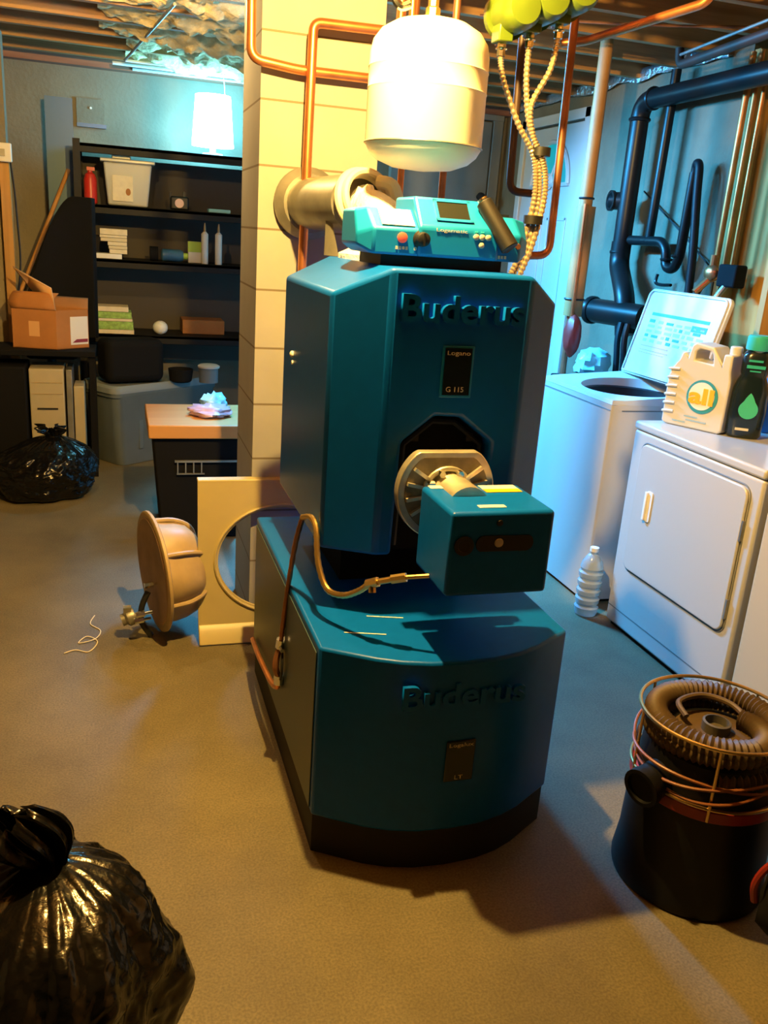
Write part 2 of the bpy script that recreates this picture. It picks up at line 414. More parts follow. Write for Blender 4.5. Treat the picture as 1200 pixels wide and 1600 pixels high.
for y0, y1, z0, z1 in ((5.62, 5.90, 1.0, 1.8), (5.98, 6.28, 1.0, 1.8)):
    for a, b, c, d in ((y0, y1, z0, z0+.02), (y0, y1, z1-.02, z1), (y0, y0+.02, z0, z1), (y1-.02, y1, z0, z1)): g.bb(XR-.053, XR-.045, a, b, c, d)
g.build('door_moulding', 'doorw', door, bevel=.003)
d2 = MB(); d2.bb(2.12, 2.86, YB-.05, YB-.003, .02, 2.5)
d2 = struct(d2, 'door_2', 'slab', 'flat pale blue grey door on the back wall right of the hanging tank', 'door', bevel=.004)
g = MB(); g.bb(2.05, 2.115, YB-.07, YB-.003, 0, 2.56); g.bb(2.87, 2.95, YB-.06, YB-.003, 0, 2.56); g.bb(2.05, 2.95, YB-.07, YB-.003, 2.51, 2.56)
g.build('door_frame', 'slab', d2, bevel=.003)
MB().lathe([(.02, 0), (.02, .03), (.034, .045), (.03, .07), (.005, .075)], (2.80, YB-.05, 1.945), (0, -1, 0), 16).build('door_knob', 'black', d2)

# fibreglass batts in joist bays (left), one per bay
for i, yy in enumerate((4.66, 5.065, 5.47, 5.875, 6.28)):
    x0, x1 = (-.05, 1.2) if i < 1 else (-.05, .82) if i < 3 else (.1, .9)
    def fn(u, v, yy=yy, x0=x0, x1=x1):
        p = V((x0+(x1-x0)*u, yy+.345*v, ZJ+.06 - .10*math.sin(PI*v)*(.45+.55*min(1, max(0, (u-.18)*3)))))
        return p + V((0, 0, .05*noise.noise(p*7) + .035*noise.noise(p*19)))
    t = MB().grid(fn, 40, 14).build('insulation_batt', 'batt')
    tag(t, 'sagging yellow fibreglass insulation batt between the ceiling joists', 'insulation', 'insulation batts between joists')
# white rods modelled as light reflecting off foil along the joists at back
for i, (yy, zz, r, x0, x1) in enumerate(((6.62, 2.575, .012, .02, 1.8), (6.45, 2.572, .008, .1, 1.8), (6.79, 2.575, .010, .15, 1.8))):
    t = MB().cyl((x0, yy, zz-.012), (x1, yy, zz-.012), r, seg=10).build('white_conduit', 'white')
    tag(t, ['thickest white conduit under the joists above the lamp', 'thin white conduit nearest the camera above the lamp', 'white conduit against the red plate above the lamp'][i], 'conduit')
t = MB().cyl((.30, 4.70, 2.565), (.097, 6.47, 2.565), .008, seg=8).build('ceiling_rod', 'galv')
tag(t, 'thin grey rod crossing under the ceiling joists at upper left', 'rod')

# ------------------------------------------------------------------ storage tank (lower blue unit)
TK = thing('storage_tank', 'low wide dark blue bow-fronted tank under the boiler', 'water tank', (.81, 2.35, 0))
plan = [(.465, 2.93), (.465, 1.896), (.59, 1.817), (.65, 1.790), (.72, 1.772), (.81, 1.766), (.90, 1.772), (.97, 1.790), (1.03, 1.817), (1.155, 1.896), (1.155, 2.93)]
b = MB(); b.prism([(x, y, .118) for x, y in plan], (0, 0, .495)); b.build('casing', 'blue', TK, bevel=.008, bseg=3, ang=26)
b = MB(); b.prism([(.81+(x-.81)*.985, 2.35+(y-2.35)*.985, 0) for x, y in plan], (0, 0, .118)); tag(b.build('plinth', 'plinth', TK), 'black recessed plinth')
b = MB(); b.bb(.4615, .4645, 1.915, 2.91, .13, .59); b.build('side_panel', 'blue_side', TK, bevel=.001)  # thin sheet on the casing carrying the painted floor reflection
text('Buderus', 'lettering', 'blue', TK, (.815, 1.768, .522), (1, 0, 0), (0, 0, 1), .33, .066, .006, .022)
b = MB(); b.bb(.778, .858, 1.762, 1.768, .27, .39); bd = b.build('badge_plate', 'badge', TK, bevel=.003)
text('Logalux', 'badge_print', 'gold', bd, (.818, 1.7612, .377), (1, 0, 0), (0, 0, 1), .066, .013, .0006)
text('LT', 'badge_print', 'gold', bd, (.818, 1.7612, .283), (1, 0, 0), (0, 0, 1), .022, .012, .0006)
for c, l in (((.60, 1.955, .6140), .11), ((.68, 2.045, .614), .10)):
    tag(MB().box(c, (l, .004, .001), Matrix.Rotation(math.radians(-15), 3, 'Z')).build('scratch_mark', 'labelw', TK), 'pale scratch on the tank top')

# ------------------------------------------------------------------ boiler (upper blue unit)
BO = thing('boiler', 'tall teal blue faceted boiler standing on the bow-fronted tank', 'boiler', (.82, 2.4, .614))
XL, XC1, XC2, XRR = .51, .645, 1.018, 1.128
Yf, Ym, Yk = 2.065, 2.14, 2.76
Z0, Z1, Z2 = .785, 1.458, 1.527
nt = [(.945, .785), (.945, 1.095), (.855, 1.162), (.782, 1.165), (.697, 1.095), (.69, .785)]  # notch, right to left
b = MB(); bm = b.bm
vs = {}
def vv(k, p): vs[k] = bm.verts.new(V(p))
vv('A', (XL, Yk, Z1)); vv('B', (XL, Ym, Z1)); vv('C', (XC1, Yf, Z2)); vv('D', (XC1, Yk, Z2))
vv('E', (XC2, Yf, Z2)); vv('Fk', (XC2, Yk, Z2)); vv('G', (XRR, Ym, Z1)); vv('H', (XRR, Yk, Z1))
vv('a', (XL, Yk, Z0)); vv('b', (XL, Ym, Z0)); vv('c', (XC1, Yf, Z0)); vv('e', (XC2, Yf, Z0)); vv('g', (XRR, Ym, Z0)); vv('h', (XRR, Yk, Z0))
nf = [bm.verts.new((x, Yf, z)) for x, z in nt]; nb = [bm.verts.new((x, Yf+.05, z)) for x, z in nt]
for f in ('abBA', 'bcCB', 'eGx'):
    if f == 'eGx': bm.faces.new([vs['e'], vs['g'], vs['G'], vs['E']])
    else: bm.faces.new([vs[k] for k in f])
bm.faces.new([vs['g'], vs['h'], vs['H'], vs['G']])
bm.faces.new([vs['A'], vs['B'], vs['C'], vs['D']]); bm.faces.new([vs['E'], vs['G'], vs['H'], vs['Fk']])
bm.faces.new([vs['C'], vs['E'], vs['Fk'], vs['D']])
bm.faces.new([vs['c'], *nf[::-1], vs['e'], vs['E'], vs['C']])
for i in range(len(nf)-1): bm.faces.new([nf[i], nf[i+1], nb[i+1], nb[i]])
bm.faces.new([vs['a'], vs['A'], vs['D'], vs['Fk'], vs['H'], vs['h']])
bm.faces.new([vs['a'], vs['b'], vs['c'], nf[-1], nb[-1], nb[0], nf[0], vs['e'], vs['g'], vs['h']])
b.build('casing', 'blue', BO, bevel=.011, bseg=3, ang=20)
b = MB(); b.prism([(x, Yf+.05, z) for x, z in nt], (0, .02, 0)); dr = b.build('firebox_door', 'blackmatte', BO)
tag(dr, 'black octagonal firebox door')
b = MB(); P = [(.82+(x-.82)*.88, Yf+.035, .97+(z-.97)*.9) for x, z in nt]
b.tube(P, .008, 6); b.box((.745, Yf+.042, 1.10), (.02, .01, .02)); b.box((.90, Yf+.042, 1.10), (.02, .01, .02)); b.build('door_rim', 'black', dr)
b = MB(); b.bb(.62, 1.02, 2.32, 2.70, .614, .80); tag(b.build('support_base', 'blackmatte', BO), 'black recessed support under the casing')
text('Buderus', 'lettering', 'blue', BO, (.832, Yf-.005, 1.436), (1, 0, 0), (0, 0, 1), .328, .068, .011, .024)
b = MB(); b.bb(.787, .873, Yf-.004, Yf+.002, 1.215, 1.347, 0); b.build('badge_recess', 'blue2', BO, bevel=.002)
b = MB(); b.bb(.793, .866, Yf-.007, Yf-.003, 1.222, 1.342, 0); bd = b.build('badge_plate', 'badge', BO)
text('Logano', 'badge_print', 'gold', bd, (.8295, Yf-.0078, 1.328), (1, 0, 0), (0, 0, 1), .062, .014, .0006)
text('G 115', 'badge_print', 'gold', bd, (.826, Yf-.0078, 1.237), (1, 0, 0), (0, 0, 1), .048, .013, .0006)
b = MB(); b.lathe([(.010, 0), (.010, .006), (.004, .010)], (XL, 2.6, 1.24), (-1, 0, 0), 12); b.lathe([(.007, 0), (.007, .004)], (XL, 2.6, 1.215), (-1, 0, 0), 10)
tag(b.build('side_screw', 'labelw', BO), 'pale screw on the left side')
# burner
bu = MB(); c = V((.802, 2.0, .985)); R = .132
pts = []
for a in range(0, 360, 6):
    x = c.x+R*math.cos(math.radians(a)); z = min(c.z+R*math.sin(math.radians(a)), c.z+.104); pts.append((x, 1.99, z))
bu.prism(pts, (0, .03, 0))
bf = bu.build('burner_flange', 'alu', BO, bevel=.003); tag(bf, 'round cast flange with flat top')
q = MB()
q.prism([(c.x+(x-c.x)*.86, 1.9885, c.z+(z-c.z)*.86) for x, y, z in pts], (0, .002, 0)); q.build('flange_face', 'alu_mid', bf)
q = MB()
for a in range(-30, 215, 22):
    e = V((math.cos(math.radians(a)), 0, math.sin(math.radians(a))))
    p = c + e*.085; p.y = 1.984
    if (p.z + .03) < c.z+.10: q.box(p, (.052, .014, .009), Matrix.Rotation(-math.radians(a), 3, 'Y'))
q.torus((c.x, 1.985, c.z), (0, 1, 0), .062, .007, 30, 8); q.build('flange_ribs', 'alu', bf)
for a in (20, 65, 115, 150, 195):
    e = V((math.cos(math.radians(a)), 0, math.sin(math.radians(a)))); p = c+e*.058; p.y = 1.96
    MB().cyl(p, p+V((0, .03, 0)), .009, seg=6).build('flange_bolt', 'chrome', bf)
MB().lathe([(.055, 0), (.055, .12), (.062, .13), (.062, .15)], (c.x+.01, 1.86, c.z-.005), (0, 1, 0), 28).build('blast_tube', 'alu', BO)
cv = MB(); cv.bb(.720, .982, 1.735, 1.955, .803, 1.012); cov = cv.build('burner_cover', 'blue', BO, bevel=.010, bseg=3)
tag(cov, 'boxy blue burner cover')
q = MB(); q.bb(.735, .835, 1.925, 1.950, 1.0125, 1.0135); tag(q.build('paper_sticker', 'labelw', cov), 'white strip sticker at the back left')
q = MB(); q.bb(.868, .965, 1.885, 1.912, 1.0125, 1.0135, 0); q.bb(.868, .965, 1.912, 1.945, 1.0125, 1.0135, 1); tag(q.build('paper_sticker', ['orange', 'labelw'], cov), 'yellow and white warning sticker')
q = MB(); q.bb(.80, .868, 1.765, 1.785, 1.0125, 1.0135); tag(q.build('paper_sticker', 'labelw', cov), 'small white sticker near the front edge')
q = MB(); q.lathe([(.024, 0), (.024, .004), (.016, .004), (.014, .002)], (.755, 1.734, .932), (0, -1, 0), 20); q.build('front_plug', 'black', cov)
q = MB()
q.prism([(.858+.062*(1 if i < 9 else -1)*0+ (.055*math.copysign(1, math.cos(a)) if abs(math.cos(a)) > 1e-6 else 0) + .018*math.cos(a), 1.732, .935+.02*math.sin(a)) for i, a in enumerate([k*PI/8-PI/2+.0001 for k in range(16)])], (0, .004, 0), 0)
q.lathe([(.012, 0), (.010, .004)], (.842, 1.733, .937), (0, -1, 0), 14, 1)
tag(q.build('sight_window', ['black', 'alu'], cov), 'dark oval sight window')
q = MB(); q.lathe([(.008, 0), (.007, .003)], (.84, 1.735, .985), (0, -1, 0), 12); q.build('cover_screw', 'black', cov)
# control panel
CP = MB()
def prof(x, dy0, zt, zs, ys, ye, z0=1.555): return [V((x, dy0, z0)), V((x, dy0, zs)), V((x, ys, zt)), V((x, ye, zt)), V((x, ye, z0))]
def loft(mb, secs, mi=0): mb.ringstrip(secs, True, True, True, mi)
loft(CP, [prof(.592, 2.245, 1.660, 1.600, 2.275, 2.40, 1.575), prof(.625, 2.195, 1.668, 1.618, 2.262, 2.42), prof(1.03, 2.195, 1.668, 1.622, 2.262, 2.42), prof(1.072, 2.245, 1.660, 1.605, 2.275, 2.40, 1.575)])
cp = CP.build('control_panel', 'blue2', BO, bevel=.006, bseg=3, ang=25); tag(cp, 'turquoise control panel on the boiler top')
q = MB(); loft(q, [prof(.742, 2.185, 1.702, 1.628, 2.252, 2.41), prof(.965, 2.185, 1.702, 1.628, 2.252, 2.41)]); q.build('display_module', 'blue2', cp, bevel=.008, bseg=3, ang=25)
q = MB(); q.bb(.66, 1.0, 2.24, 2.45, 1.524, 1.558); q.build('panel_foot', 'black', cp)
def slope(x, t, y0=2.195, z0=1.620, y1=2.262, z1=1.668, lift=.001):
    d = V((0, y1-y0, z1-z0)); n = V((0, -(z1-z0), (y1-y0))).normalized(); return V((x, y0, z0))+d*t+n*lift, d.normalized(), n
def onslope(mb, x0, x1, t0, t1, lift, mi=0, **k):
    p0, d, n = slope(x0, t0, lift=lift, **k); p1, _, _ = slope(x0, t1, lift=lift, **k)
    a = V((x1-x0, 0, 0)); mb.prism([p0, p0+a, p1+a, p1], -n*.003, mi); return mb
md = dict(y0=2.185, z0=1.628, y1=2.252, z1=1.702)
tag(onslope(MB(), .648, .735, .12, .92, .003).build('rating_label', 'labelw', cp), 'white label on the left slope')
onslope(MB(), .80, .885, .30, .85, .002, **md).build('display_screen', 'screen', cp)
q = MB()
for a in ((.792, .893, .22, .30), (.792, .893, .85, .93), (.792, .80, .22, .93), (.885, .893, .22, .93)): onslope(q, *a, .004, **md)
q.build('display_bezel', 'blue2', cp)
text('Logamatic', 'panel_print', 'gold', cp, (.83, 2.184, 1.622), (1, 0, 0), (0, 0, 1), .085, .011, .0006)
MB().lathe([(.013, 0), (.013, .006), (.009, .008)], (.700, 2.195, 1.598), (0, -1, 0), 18).build('power_switch', 'redlight', cp)
q = MB(); q.lathe([(.023, 0), (.023, .004), (.019, .006), (.017, .022), (.014, .024)], (.752, 2.195, 1.597), (0, -1, 0), 24); q.box((.752, 2.170, 1.597), (.005, .004, .03)); q.build('temperature_dial', 'black', cp)
for i, (x, z) in enumerate(((.700, 1.573), (.750, 1.573), (.975, 1.566))):
    q = MB()
    for j in range(4): q.bb(x-.016+j*.009, x-.010+j*.009, 2.1938, 2.195, z-.004, z+.004)
    q.build('panel_print', 'gold', cp)
for x, z in ((.897, 1.612), (.914, 1.612), (.931, 1.612), (.913, 1.592)):
    MB().lathe([(.0075, 0), (.0075, .005), (.006, .006)], (x, 2.185, z), (0, -1, 0), 12).build('push_button', 'gold', cp)
for x in (.897, .914): MB().box((x, 2.1845, 1.625), (.008, .002, .003)).build('indicator_light', 'led', cp)
for x, z in ((.992, 1.602), (.992, 1.586), (1.022, 1.596)):
    MB().lathe([(.008, 0), (.007, .005)], (x, 2.195, z), (0, -1, 0), 12).build('push_button', 'copperdull', cp)
MB().bb(.985, 1.035, 2.30, 2.34, 1.668, 1.676).build('top_vent', 'black', cp)
fl = thing('flashlight', 'black cylindrical flashlight leaning across the turquoise control panel', 'flashlight', (.955, 2.16, 1.60))
MB().cyl((.925, 2.222, 1.700), (.985, 2.160, 1.590), .021, .024, 18).build('torch_body', 'black', fl, bevel=.002)
MB().lathe([(.014, 0), (.014, .006)], (.9235, 2.2236, 1.7028), (-.06, .062, .11), 14).build('torch_tail', 'chrome', fl)

# oil line
OL = thing('oil_line', 'flexible brass oil line looping from the boiler side to the burner cover', 'oil line', (.48, 2.2, .64))
pts = [(.452, 2.33, .10+.32), (.458, 2.31, .55), (.470, 2.27, .74), (.482, 2.235, .842), (.496, 2.19, .856), (.502, 2.15, .835), (.500, 2.10, .76), (.515, 2.05, .705), (.545, 2.0, .705), (.575, 1.955, .735), (.595, 1.93, .765)]
MB().tube(pts[3:], .0085, 10, 8, rib=.06, ribn=2).build('braided_hose', 'brass', OL)
MB().tube(pts[:4], .0075, 10, 8, rib=.06, ribn=2).build('copper_tube', 'copperdull', OL)
q = MB(); q.cyl((.590, 1.935, .76), (.612, 1.915, .775), .013, seg=8); q.cyl((.612, 1.915, .775), (.640, 1.895, .788), .008, seg=10); q.cyl((.640, 1.895, .788), (.672, 1.876, .80), .012, seg=8); q.cyl((.672, 1.876, .80), (.722, 1.850, .812), .006, seg=10)
q.cyl((.600, 1.925, .767), (.600, 1.918, .745), .010, seg=8); q.build('brass_fitting', 'brass', OL)
q = MB(); q.cyl((.452, 2.33, .425), (.450, 2.335, .395), .014, seg=8); q.cyl((.450, 2.30, .40), (.450, 2.36, .40), .006, seg=8); q.build('brass_coupling', 'chrome', OL)
MB().tube([(.450, 2.335, .395), (.440, 2.33, .36), (.438, 2.325, .33), (.447, 2.33, .30)], .010, 8, 5).build('red_wire', 'copperdull', OL)
MB().tube([(.455, 2.32, .395), (.452, 2.30, .36), (.450, 2.295, .33), (.450, 2.31, .30)], .004, 6, 5).build('black_wire', 'black', OL)
q = MB(); q.cyl((.450, 2.33, .305), (.450, 2.33, .275), .016, seg=10); q.build('chrome_nut', 'chrome', OL)
MB().tube([(.450, 2.33, .285), (.447, 2.345, .255), (.445, 2.43, .225), (.442, 2.56, .21), (.443, 2.70, .19), (.45, 2.86, .165)], .009, 8, 6).build('copper_elbow', 'copper', OL)

# ------------------------------------------------------------------ flue
FP = thing('flue_pipe', 'dented grey flue pipe running from the chimney down into the boiler', 'flue pipe', (.72, 3.0, 1.53))
q = MB(); q.lathe([(.125, 0), (.125, .02), (.11, .035), (.10, .045)], (.675, 3.28, 1.69), (0.1, -1, 0), 32); q.build('wall_collar', 'galv', FP)
q = MB(); q.tube([(.672, 3.30, 1.69), (.70, 3.05, 1.69), (.745, 2.86, 1.695)], .088, 28, 4); q.build('pipe_section', 'galv', FP)
ra = V((.30, -1, .30)).normalized(); rcn = V((.765, 2.83, 1.70))
q = MB(); q.torus(rcn, ra, .088, .018, 40, 10); q.torus(rcn+ra*.03, ra, .084, .012, 40, 8); q.build('cream_ring', 'cream', FP)
q = MB(); q.lathe([(.085, 0), (.085, .004)], rcn-ra*.004, ra, 30); tag(q.build('ring_inside', 'alu_dark', FP), 'dark inside of the ring')
q = MB(); q.ell(rcn+ra*.035+V((.0, 0, -.035)), (.062, .05, .062), jit=.5, fr=8); q.tube([rcn+ra*.03+V((0, 0, -.04)), (.785, 2.70, 1.64), (.785, 2.66, 1.60), (.78, 2.64, 1.53)], lambda t: .07+.02*t, 20, 5); q.build('flue_elbow', 'refr', FP)
q = MB(); q.lathe([(.13, 0), (.13, .015), (.10, .03)], (.775, 2.63, 1.526), (0, 0, 1), 28); q.build('cement_seal', 'refr', FP)
q = MB(); q.prism([(.66, 2.90, 1.525), (.69, 2.88, 1.525), (.665, 2.92, 1.66)], (.01, -.02, 0)); q.build('pipe_bracket', 'galv', FP)
q = MB(); q.tube([(.80, 2.80, 1.76), (.84, 2.77, 1.75), (.86, 2.76, 1.70)], .02, 8, 4); q.build('draft_lever', 'cream', FP)

# ------------------------------------------------------------------ expansion tank and copper at the chimney
ET = thing('expansion_tank', 'cream cylindrical expansion tank hanging over the boiler controls', 'expansion tank', (.873, 2.6, 1.79))
q = MB(); q.lathe([(.02, 1.788), (.09, 1.795), (.135, 1.812), (.158, 1.832), (.169, 1.852), (.171, 1.86), (.171, 1.995), (.173, 2.0), (.171, 2.005), (.171, 2.05), (.173, 2.055), (.171, 2.06), (.170, 2.095), (.163, 2.125), (.143, 2.152), (.105, 2.174), (.06, 2.185), (.02, 2.188)], (.873, 2.6, 0), (0, 0, 1), 48)
q.build('tank_shell', 'tank', ET, ang=30)
q = MB(); q.torus((.873, 2.6, 1.856), (0, 0, 1), .1715, .003, 48, 6); q.build('shell_seam', 'galv', ET)
q = MB(); q.lathe([(.022, 0), (.022, .03), (.016, .035), (.016, .07)], (.873, 2.6, 2.183), (0, 0, 1), 8); q.build('top_nipple', 'brass', ET)
FT = thing('air_valve_fitting', 'shiny pipe tee and hook on top of the cream expansion tank', 'pipe fitting', (.873, 2.6, 2.253))
q = MB(); q.cyl((.80, 2.62, 2.275), (.99, 2.58, 2.275), .022, seg=14); q.cyl((.873, 2.6, 2.253), (.873, 2.6, 2.30), .024, seg=14); q.cyl((.92, 2.59, 2.275), (.95, 2.585, 2.275), .028, seg=8)
q.build('tee_body', 'brass', FT)
q = MB(); q.tube([(.80, 2.62, 2.275), (.775, 2.625, 2.265), (.765, 2.625, 2.235), (.785, 2.62, 2.212), (.81, 2.615, 2.22)], .012, 8, 5); q.build('drain_hook', 'chrome', FT)
def pipe(name, label, pts, r, m, rad=.05, seg=14, cat='pipe', fit=None):
    e = elbowed(pts, rad, 6)
    o = MB().tube(e, r, seg).build(name, m); tag(o, label, cat); return o
pipe('copper_pipe', 'bright copper riser in front of the chimney left of the hanging tank', [(.648, 3.2, .62), (.650, 3.2, 1.5), (.657, 3.2, 2.262), (.96, 3.2, 2.268), (.96, 3.2, 2.60)], .0165, 'copper', .03)
pipe('copper_pipe', 'reddish copper pipe wrapping around the chimney top below the ceiling', [(.462, 3.60, 2.60), (.450, 3.235, 2.57), (.455, 3.235, 2.135), (.62, 3.235, 2.118), (1.02, 3.235, 2.12), (1.02, 3.235, 2.62)], .0165, 'copper', .04)
pipe('copper_pipe', 'short orange copper riser seen below the hanging tank', [(.906, 2.9, 1.50), (.906, 2.9, 2.60)], .011, 'copper')
pipe('copper_pipe', 'dull copper riser seen right of centre below the hanging tank', [(1.052, 2.9, 1.50), (1.052, 2.9, 2.60)], .012, 'copperdull')
pipe('iron_pipe', 'dark elbowed pipe dropping left of the armoured cables', [(1.277, 2.9, 2.62), (1.296, 2.9, 1.772), (1.40, 2.9, 1.772)], .013, 'iron', .04)
pipe('copper_pipe', 'long copper pipe right of the armoured cables with an elbow into the boiler', [(1.466, 2.9, 2.62), (1.466, 2.9, 2.24), (1.474, 2.9, 1.572), (1.30, 2.9, 1.562), (1.05, 2.80, 1.56)], .014, 'copperdull', .045)
pipe('copper_pipe', 'copper run under the ceiling joists above the dryer', [(1.472, 2.99, 2.262), (1.54, 2.95, 2.27), (1.72, 2.55, 2.33), (1.75, 2.45, 2.62)], .014, 'copper', .03)
pipe('copper_pipe', 'thin orange copper pipe along the joists above the washer', [(1.45, 3.3, 2.545), (2.08, 3.06, 2.545), (2.10, 3.05, 2.60)], .014, 'copper', .03)

# circulator pumps
def pump(i, x, y, z, label):
    t = thing('circulator_pump', label, 'pump', (x, y, z), 'green pumps under the ceiling')
    q = MB(); q.lathe([(.012, 0), (.045, .004), (.056, .02), (.058, .05), (.058, .12), (.05, .13)], (x, y-.10, z+.055), (0, 1, 0), 24); q.build('motor_housing', 'green', t)
    q = MB(); q.lathe([(.068, 0), (.068, .02), (.05, .025), (.05, .06)], (x, y+.03, z+.055), (0, 1, 0), 20); q.build('pump_flange', 'green', t)
    q = MB(); q.bb(x-.045, x+.0, y-.03, y+.03, z-.025, z+.03); q.build('wiring_box', 'green', t, bevel=.004)
    q = MB(); q.cyl((x, y+.06, z-.02), (x, y+.06, z+.34), .018, seg=12); q.build('pipe_stub', 'copperdull', t)
    q = MB(); q.cyl((x-.022, y, z-.025), (x-.022, y, z-.06), .013, seg=8); q.torus((x-.022, y, z-.04), (0, 0, 1), .014, .004, 14, 6); q.build('cable_connector', 'chrome', t)
for i, (x, z, l) in enumerate(((1.112, 2.178, 'green circulator pump, leftmost of the three under the ceiling'), (1.198, 2.212, 'green circulator pump, middle one of the three under the ceiling'), (1.288, 2.246, 'green circulator pump, rightmost of the three nearest the copper pipes'))):
    pump(i, x, 2.6, z, l)
def cable(label, pts):
    P = crv(pts, 30)
    o = MB().tube(P, .0085, 8, 0, rib=.13, ribn=4).build('armoured_cable', 'armor'); tag(o, label, 'cable', 'armoured cables from the pumps'); return o
cable('armoured cable from the leftmost pump, curving down to the right', [(1.090, 2.6, 2.118), (1.105, 2.6, 2.06), (1.165, 2.6, 1.95), (1.225, 2.6, 1.87), (1.245, 2.6, 1.80), (1.246, 2.6, 1.72), (1.222, 2.6, 1.58), (1.195, 2.61, 1.50)])
cable('armoured cable from the middle pump, hanging nearly straight down', [(1.176, 2.6, 2.152), (1.180, 2.6, 2.06), (1.20, 2.6, 1.96), (1.238, 2.6, 1.88), (1.258, 2.6, 1.80), (1.262, 2.6, 1.72), (1.238, 2.6, 1.58), (1.208, 2.62, 1.50)])
cable('armoured cable from the rightmost pump, sweeping down to the left', [(1.266, 2.6, 2.186), (1.252, 2.6, 2.10), (1.20, 2.59, 2.0), (1.215, 2.59, 1.92), (1.250, 2.585, 1.86), (1.274, 2.59, 1.80), (1.276, 2.59, 1.72), (1.254, 2.59, 1.60), (1.225, 2.6, 1.50)])
o = MB().lathe([(.028, 0), (.028, .025)], (1.252, 2.595, 1.862), (0, 0, 1), 12).build('cable_tie', 'black'); tag(o, 'upper black tie around the three armoured cables', 'cable tie')
o = MB().lathe([(.030, 0), (.030, .025)], (1.250, 2.595, 1.665), (0, 0, 1), 12).build('cable_tie', 'black'); tag(o, 'lower black tie around the three armoured cables', 'cable tie')

# insulated pipe near door
IP = thing('insulated_pipe', 'tan wrapped vertical pipe in front of the white door', 'pipe', (2.40, 4.366, 1.15))
MB().tube([(2.40, 4.366, 1.82), (2.40, 4.366, 2.62)], .034, 14).build('thin_wrap', 'insul', IP)
q = MB(); q.tube([(2.405, 4.366, 1.25), (2.405, 4.366, 1.82)], .05, 18); q.build('thick_wrap', 'insul', IP)
MB().tube([(2.375, 4.315, 1.24), (2.375, 4.32, 1.83)], .012, 10).build('copper_line', 'copper', IP)
q = MB(); q.torus((2.40, 4.366, 1.86), (0, 0, 1), .036, .006, 24, 6); q.build('pipe_clamp', 'black', IP)
q = MB(); q.torus((2.405, 4.366, 1.34), (0, 0, 1), .051, .006, 24, 6); q.build('pipe_clamp', 'black', IP)
MB().tube([(2.39, 4.36, .4), (2.39, 4.36, 1.26)], .018, 10).build('lower_pipe', 'copperdull', IP)
q = MB(); q.ell((2.385, 4.30, 1.15), (.045, .06, .11), jit=.15); q.cyl((2.385, 4.30, 1.16), (2.39, 4.36, 1.16), .02, seg=10)
q.build('valve_body', 'darkred', IP)

# black drain stack
DS = thing('drain_pipe', 'thick black drain stack with elbows on the wall behind the washer', 'drain pipe', (2.86, 4.72, 1.0))
MB().tube(elbowed([(2.86, 4.715, 1.56), (2.86, 4.715, 2.415), (2.86, 3.2, 2.425), (2.86, 1.0, 2.44)], .10, 8), .052, 18).build('main_stack', 'abs', DS)
for p_, a_ in (((2.86, 4.715, 2.32), (0, 0, 1)), ((2.86, 4.60, 2.418), (0, 1, 0)), ((2.86, 4.72, 1.60), (0, 0, 1))): MB().torus(p_, a_, .05, .012, 24, 8).build('coupling_ring', 'abs', DS)
MB().tube(elbowed([(2.86, 4.715, 1.66), (2.86, 4.715, 1.53), (2.80, 4.50, 1.36), (2.80, 4.44, 1.15)], .08, 8), .058, 18).build('offset_bend', 'abs', DS)
MB().cyl((2.72, 4.72, 1.262), (2.82, 4.30, 1.262), .070, seg=22).build('lower_tee', 'abs', DS)
q = MB(); q.lathe([(.075, -.01), (.082, 0), (.082, .02), (.06, .025), (.055, .01)], (2.725, 4.70, 1.262), (-.1, .42, 0), 24); q.box((2.715, 4.745, 1.262), (.03, .03, .11)); q.build('cleanout_plug', 'abs', DS)
q = MB(); q.cyl((2.86, 4.73, 1.885), (2.80, 4.80, 1.885), .05, seg=18); q.lathe([(.058, 0), (.058, .018), (.04, .02), (.03, .006)], (2.805, 4.79, 1.885), (-.75, .1, 0), 20); q.build('side_cleanout', 'abs', DS)
VP_ = thing('vent_pipe', 'thin black vent pipe and trap between the thick stack and the hose loop', 'vent pipe', (2.90, 4.47, 1.5))
MB().tube(elbowed([(2.90, 4.50, 1.67), (2.90, 4.482, 2.55)], .03), .026, 14).build('vent_riser', 'abs', VP_)
MB().tube(elbowed([(2.88, 4.71, 1.672), (2.90, 4.37, 1.672), (2.90, 4.315, 1.63), (2.90, 4.30, 1.54), (2.90, 4.22, 1.53), (2.90, 4.185, 1.60), (2.90, 4.172, 2.02)], .045, 6), .027, 14).build('trap_bend', 'abs', VP_)
for p_ in ((2.90, 4.50, 1.672), (2.90, 4.30, 1.58), (2.90, 4.20, 1.60)): MB().torus(p_, (0, 0, 1), .027, .009, 18, 6).build('coupling_ring', 'abs', VP_)
o = MB().tube([(2.905, 4.178, 1.95), (2.90, 4.172, 2.04), (2.89, 4.15, 2.065), (2.885, 4.12, 2.04), (2.885, 4.10, 1.9), (2.885, 4.05, 1.6), (2.87, 4.0, 1.25), (2.80, 3.9, 1.05)], .022, 12, 8).build('drain_hose', 'rubber'); tag(o, 'dark corrugated washer hose hooked over the standpipe', 'hose')
o = MB().tube([(2.90, 4.36, 1.50), (2.895, 4.36, 1.455), (2.89, 4.30, 1.445), (2.885, 4.20, 1.45)], .009, 8, 6).build('pipe_hook', 'abs'); tag(o, 'small black hook hose under the trap', 'hook')
o = MB().tube(elbowed([(2.70, 4.18, 2.60), (2.70, 4.16, 2.50), (2.60, 3.40, 2.50), (2.5, 2.6, 2.5)], .05), .022, 12).build('gas_pipe', 'iron'); tag(o, 'dark pipe below the joists above the thick drain run', 'pipe')
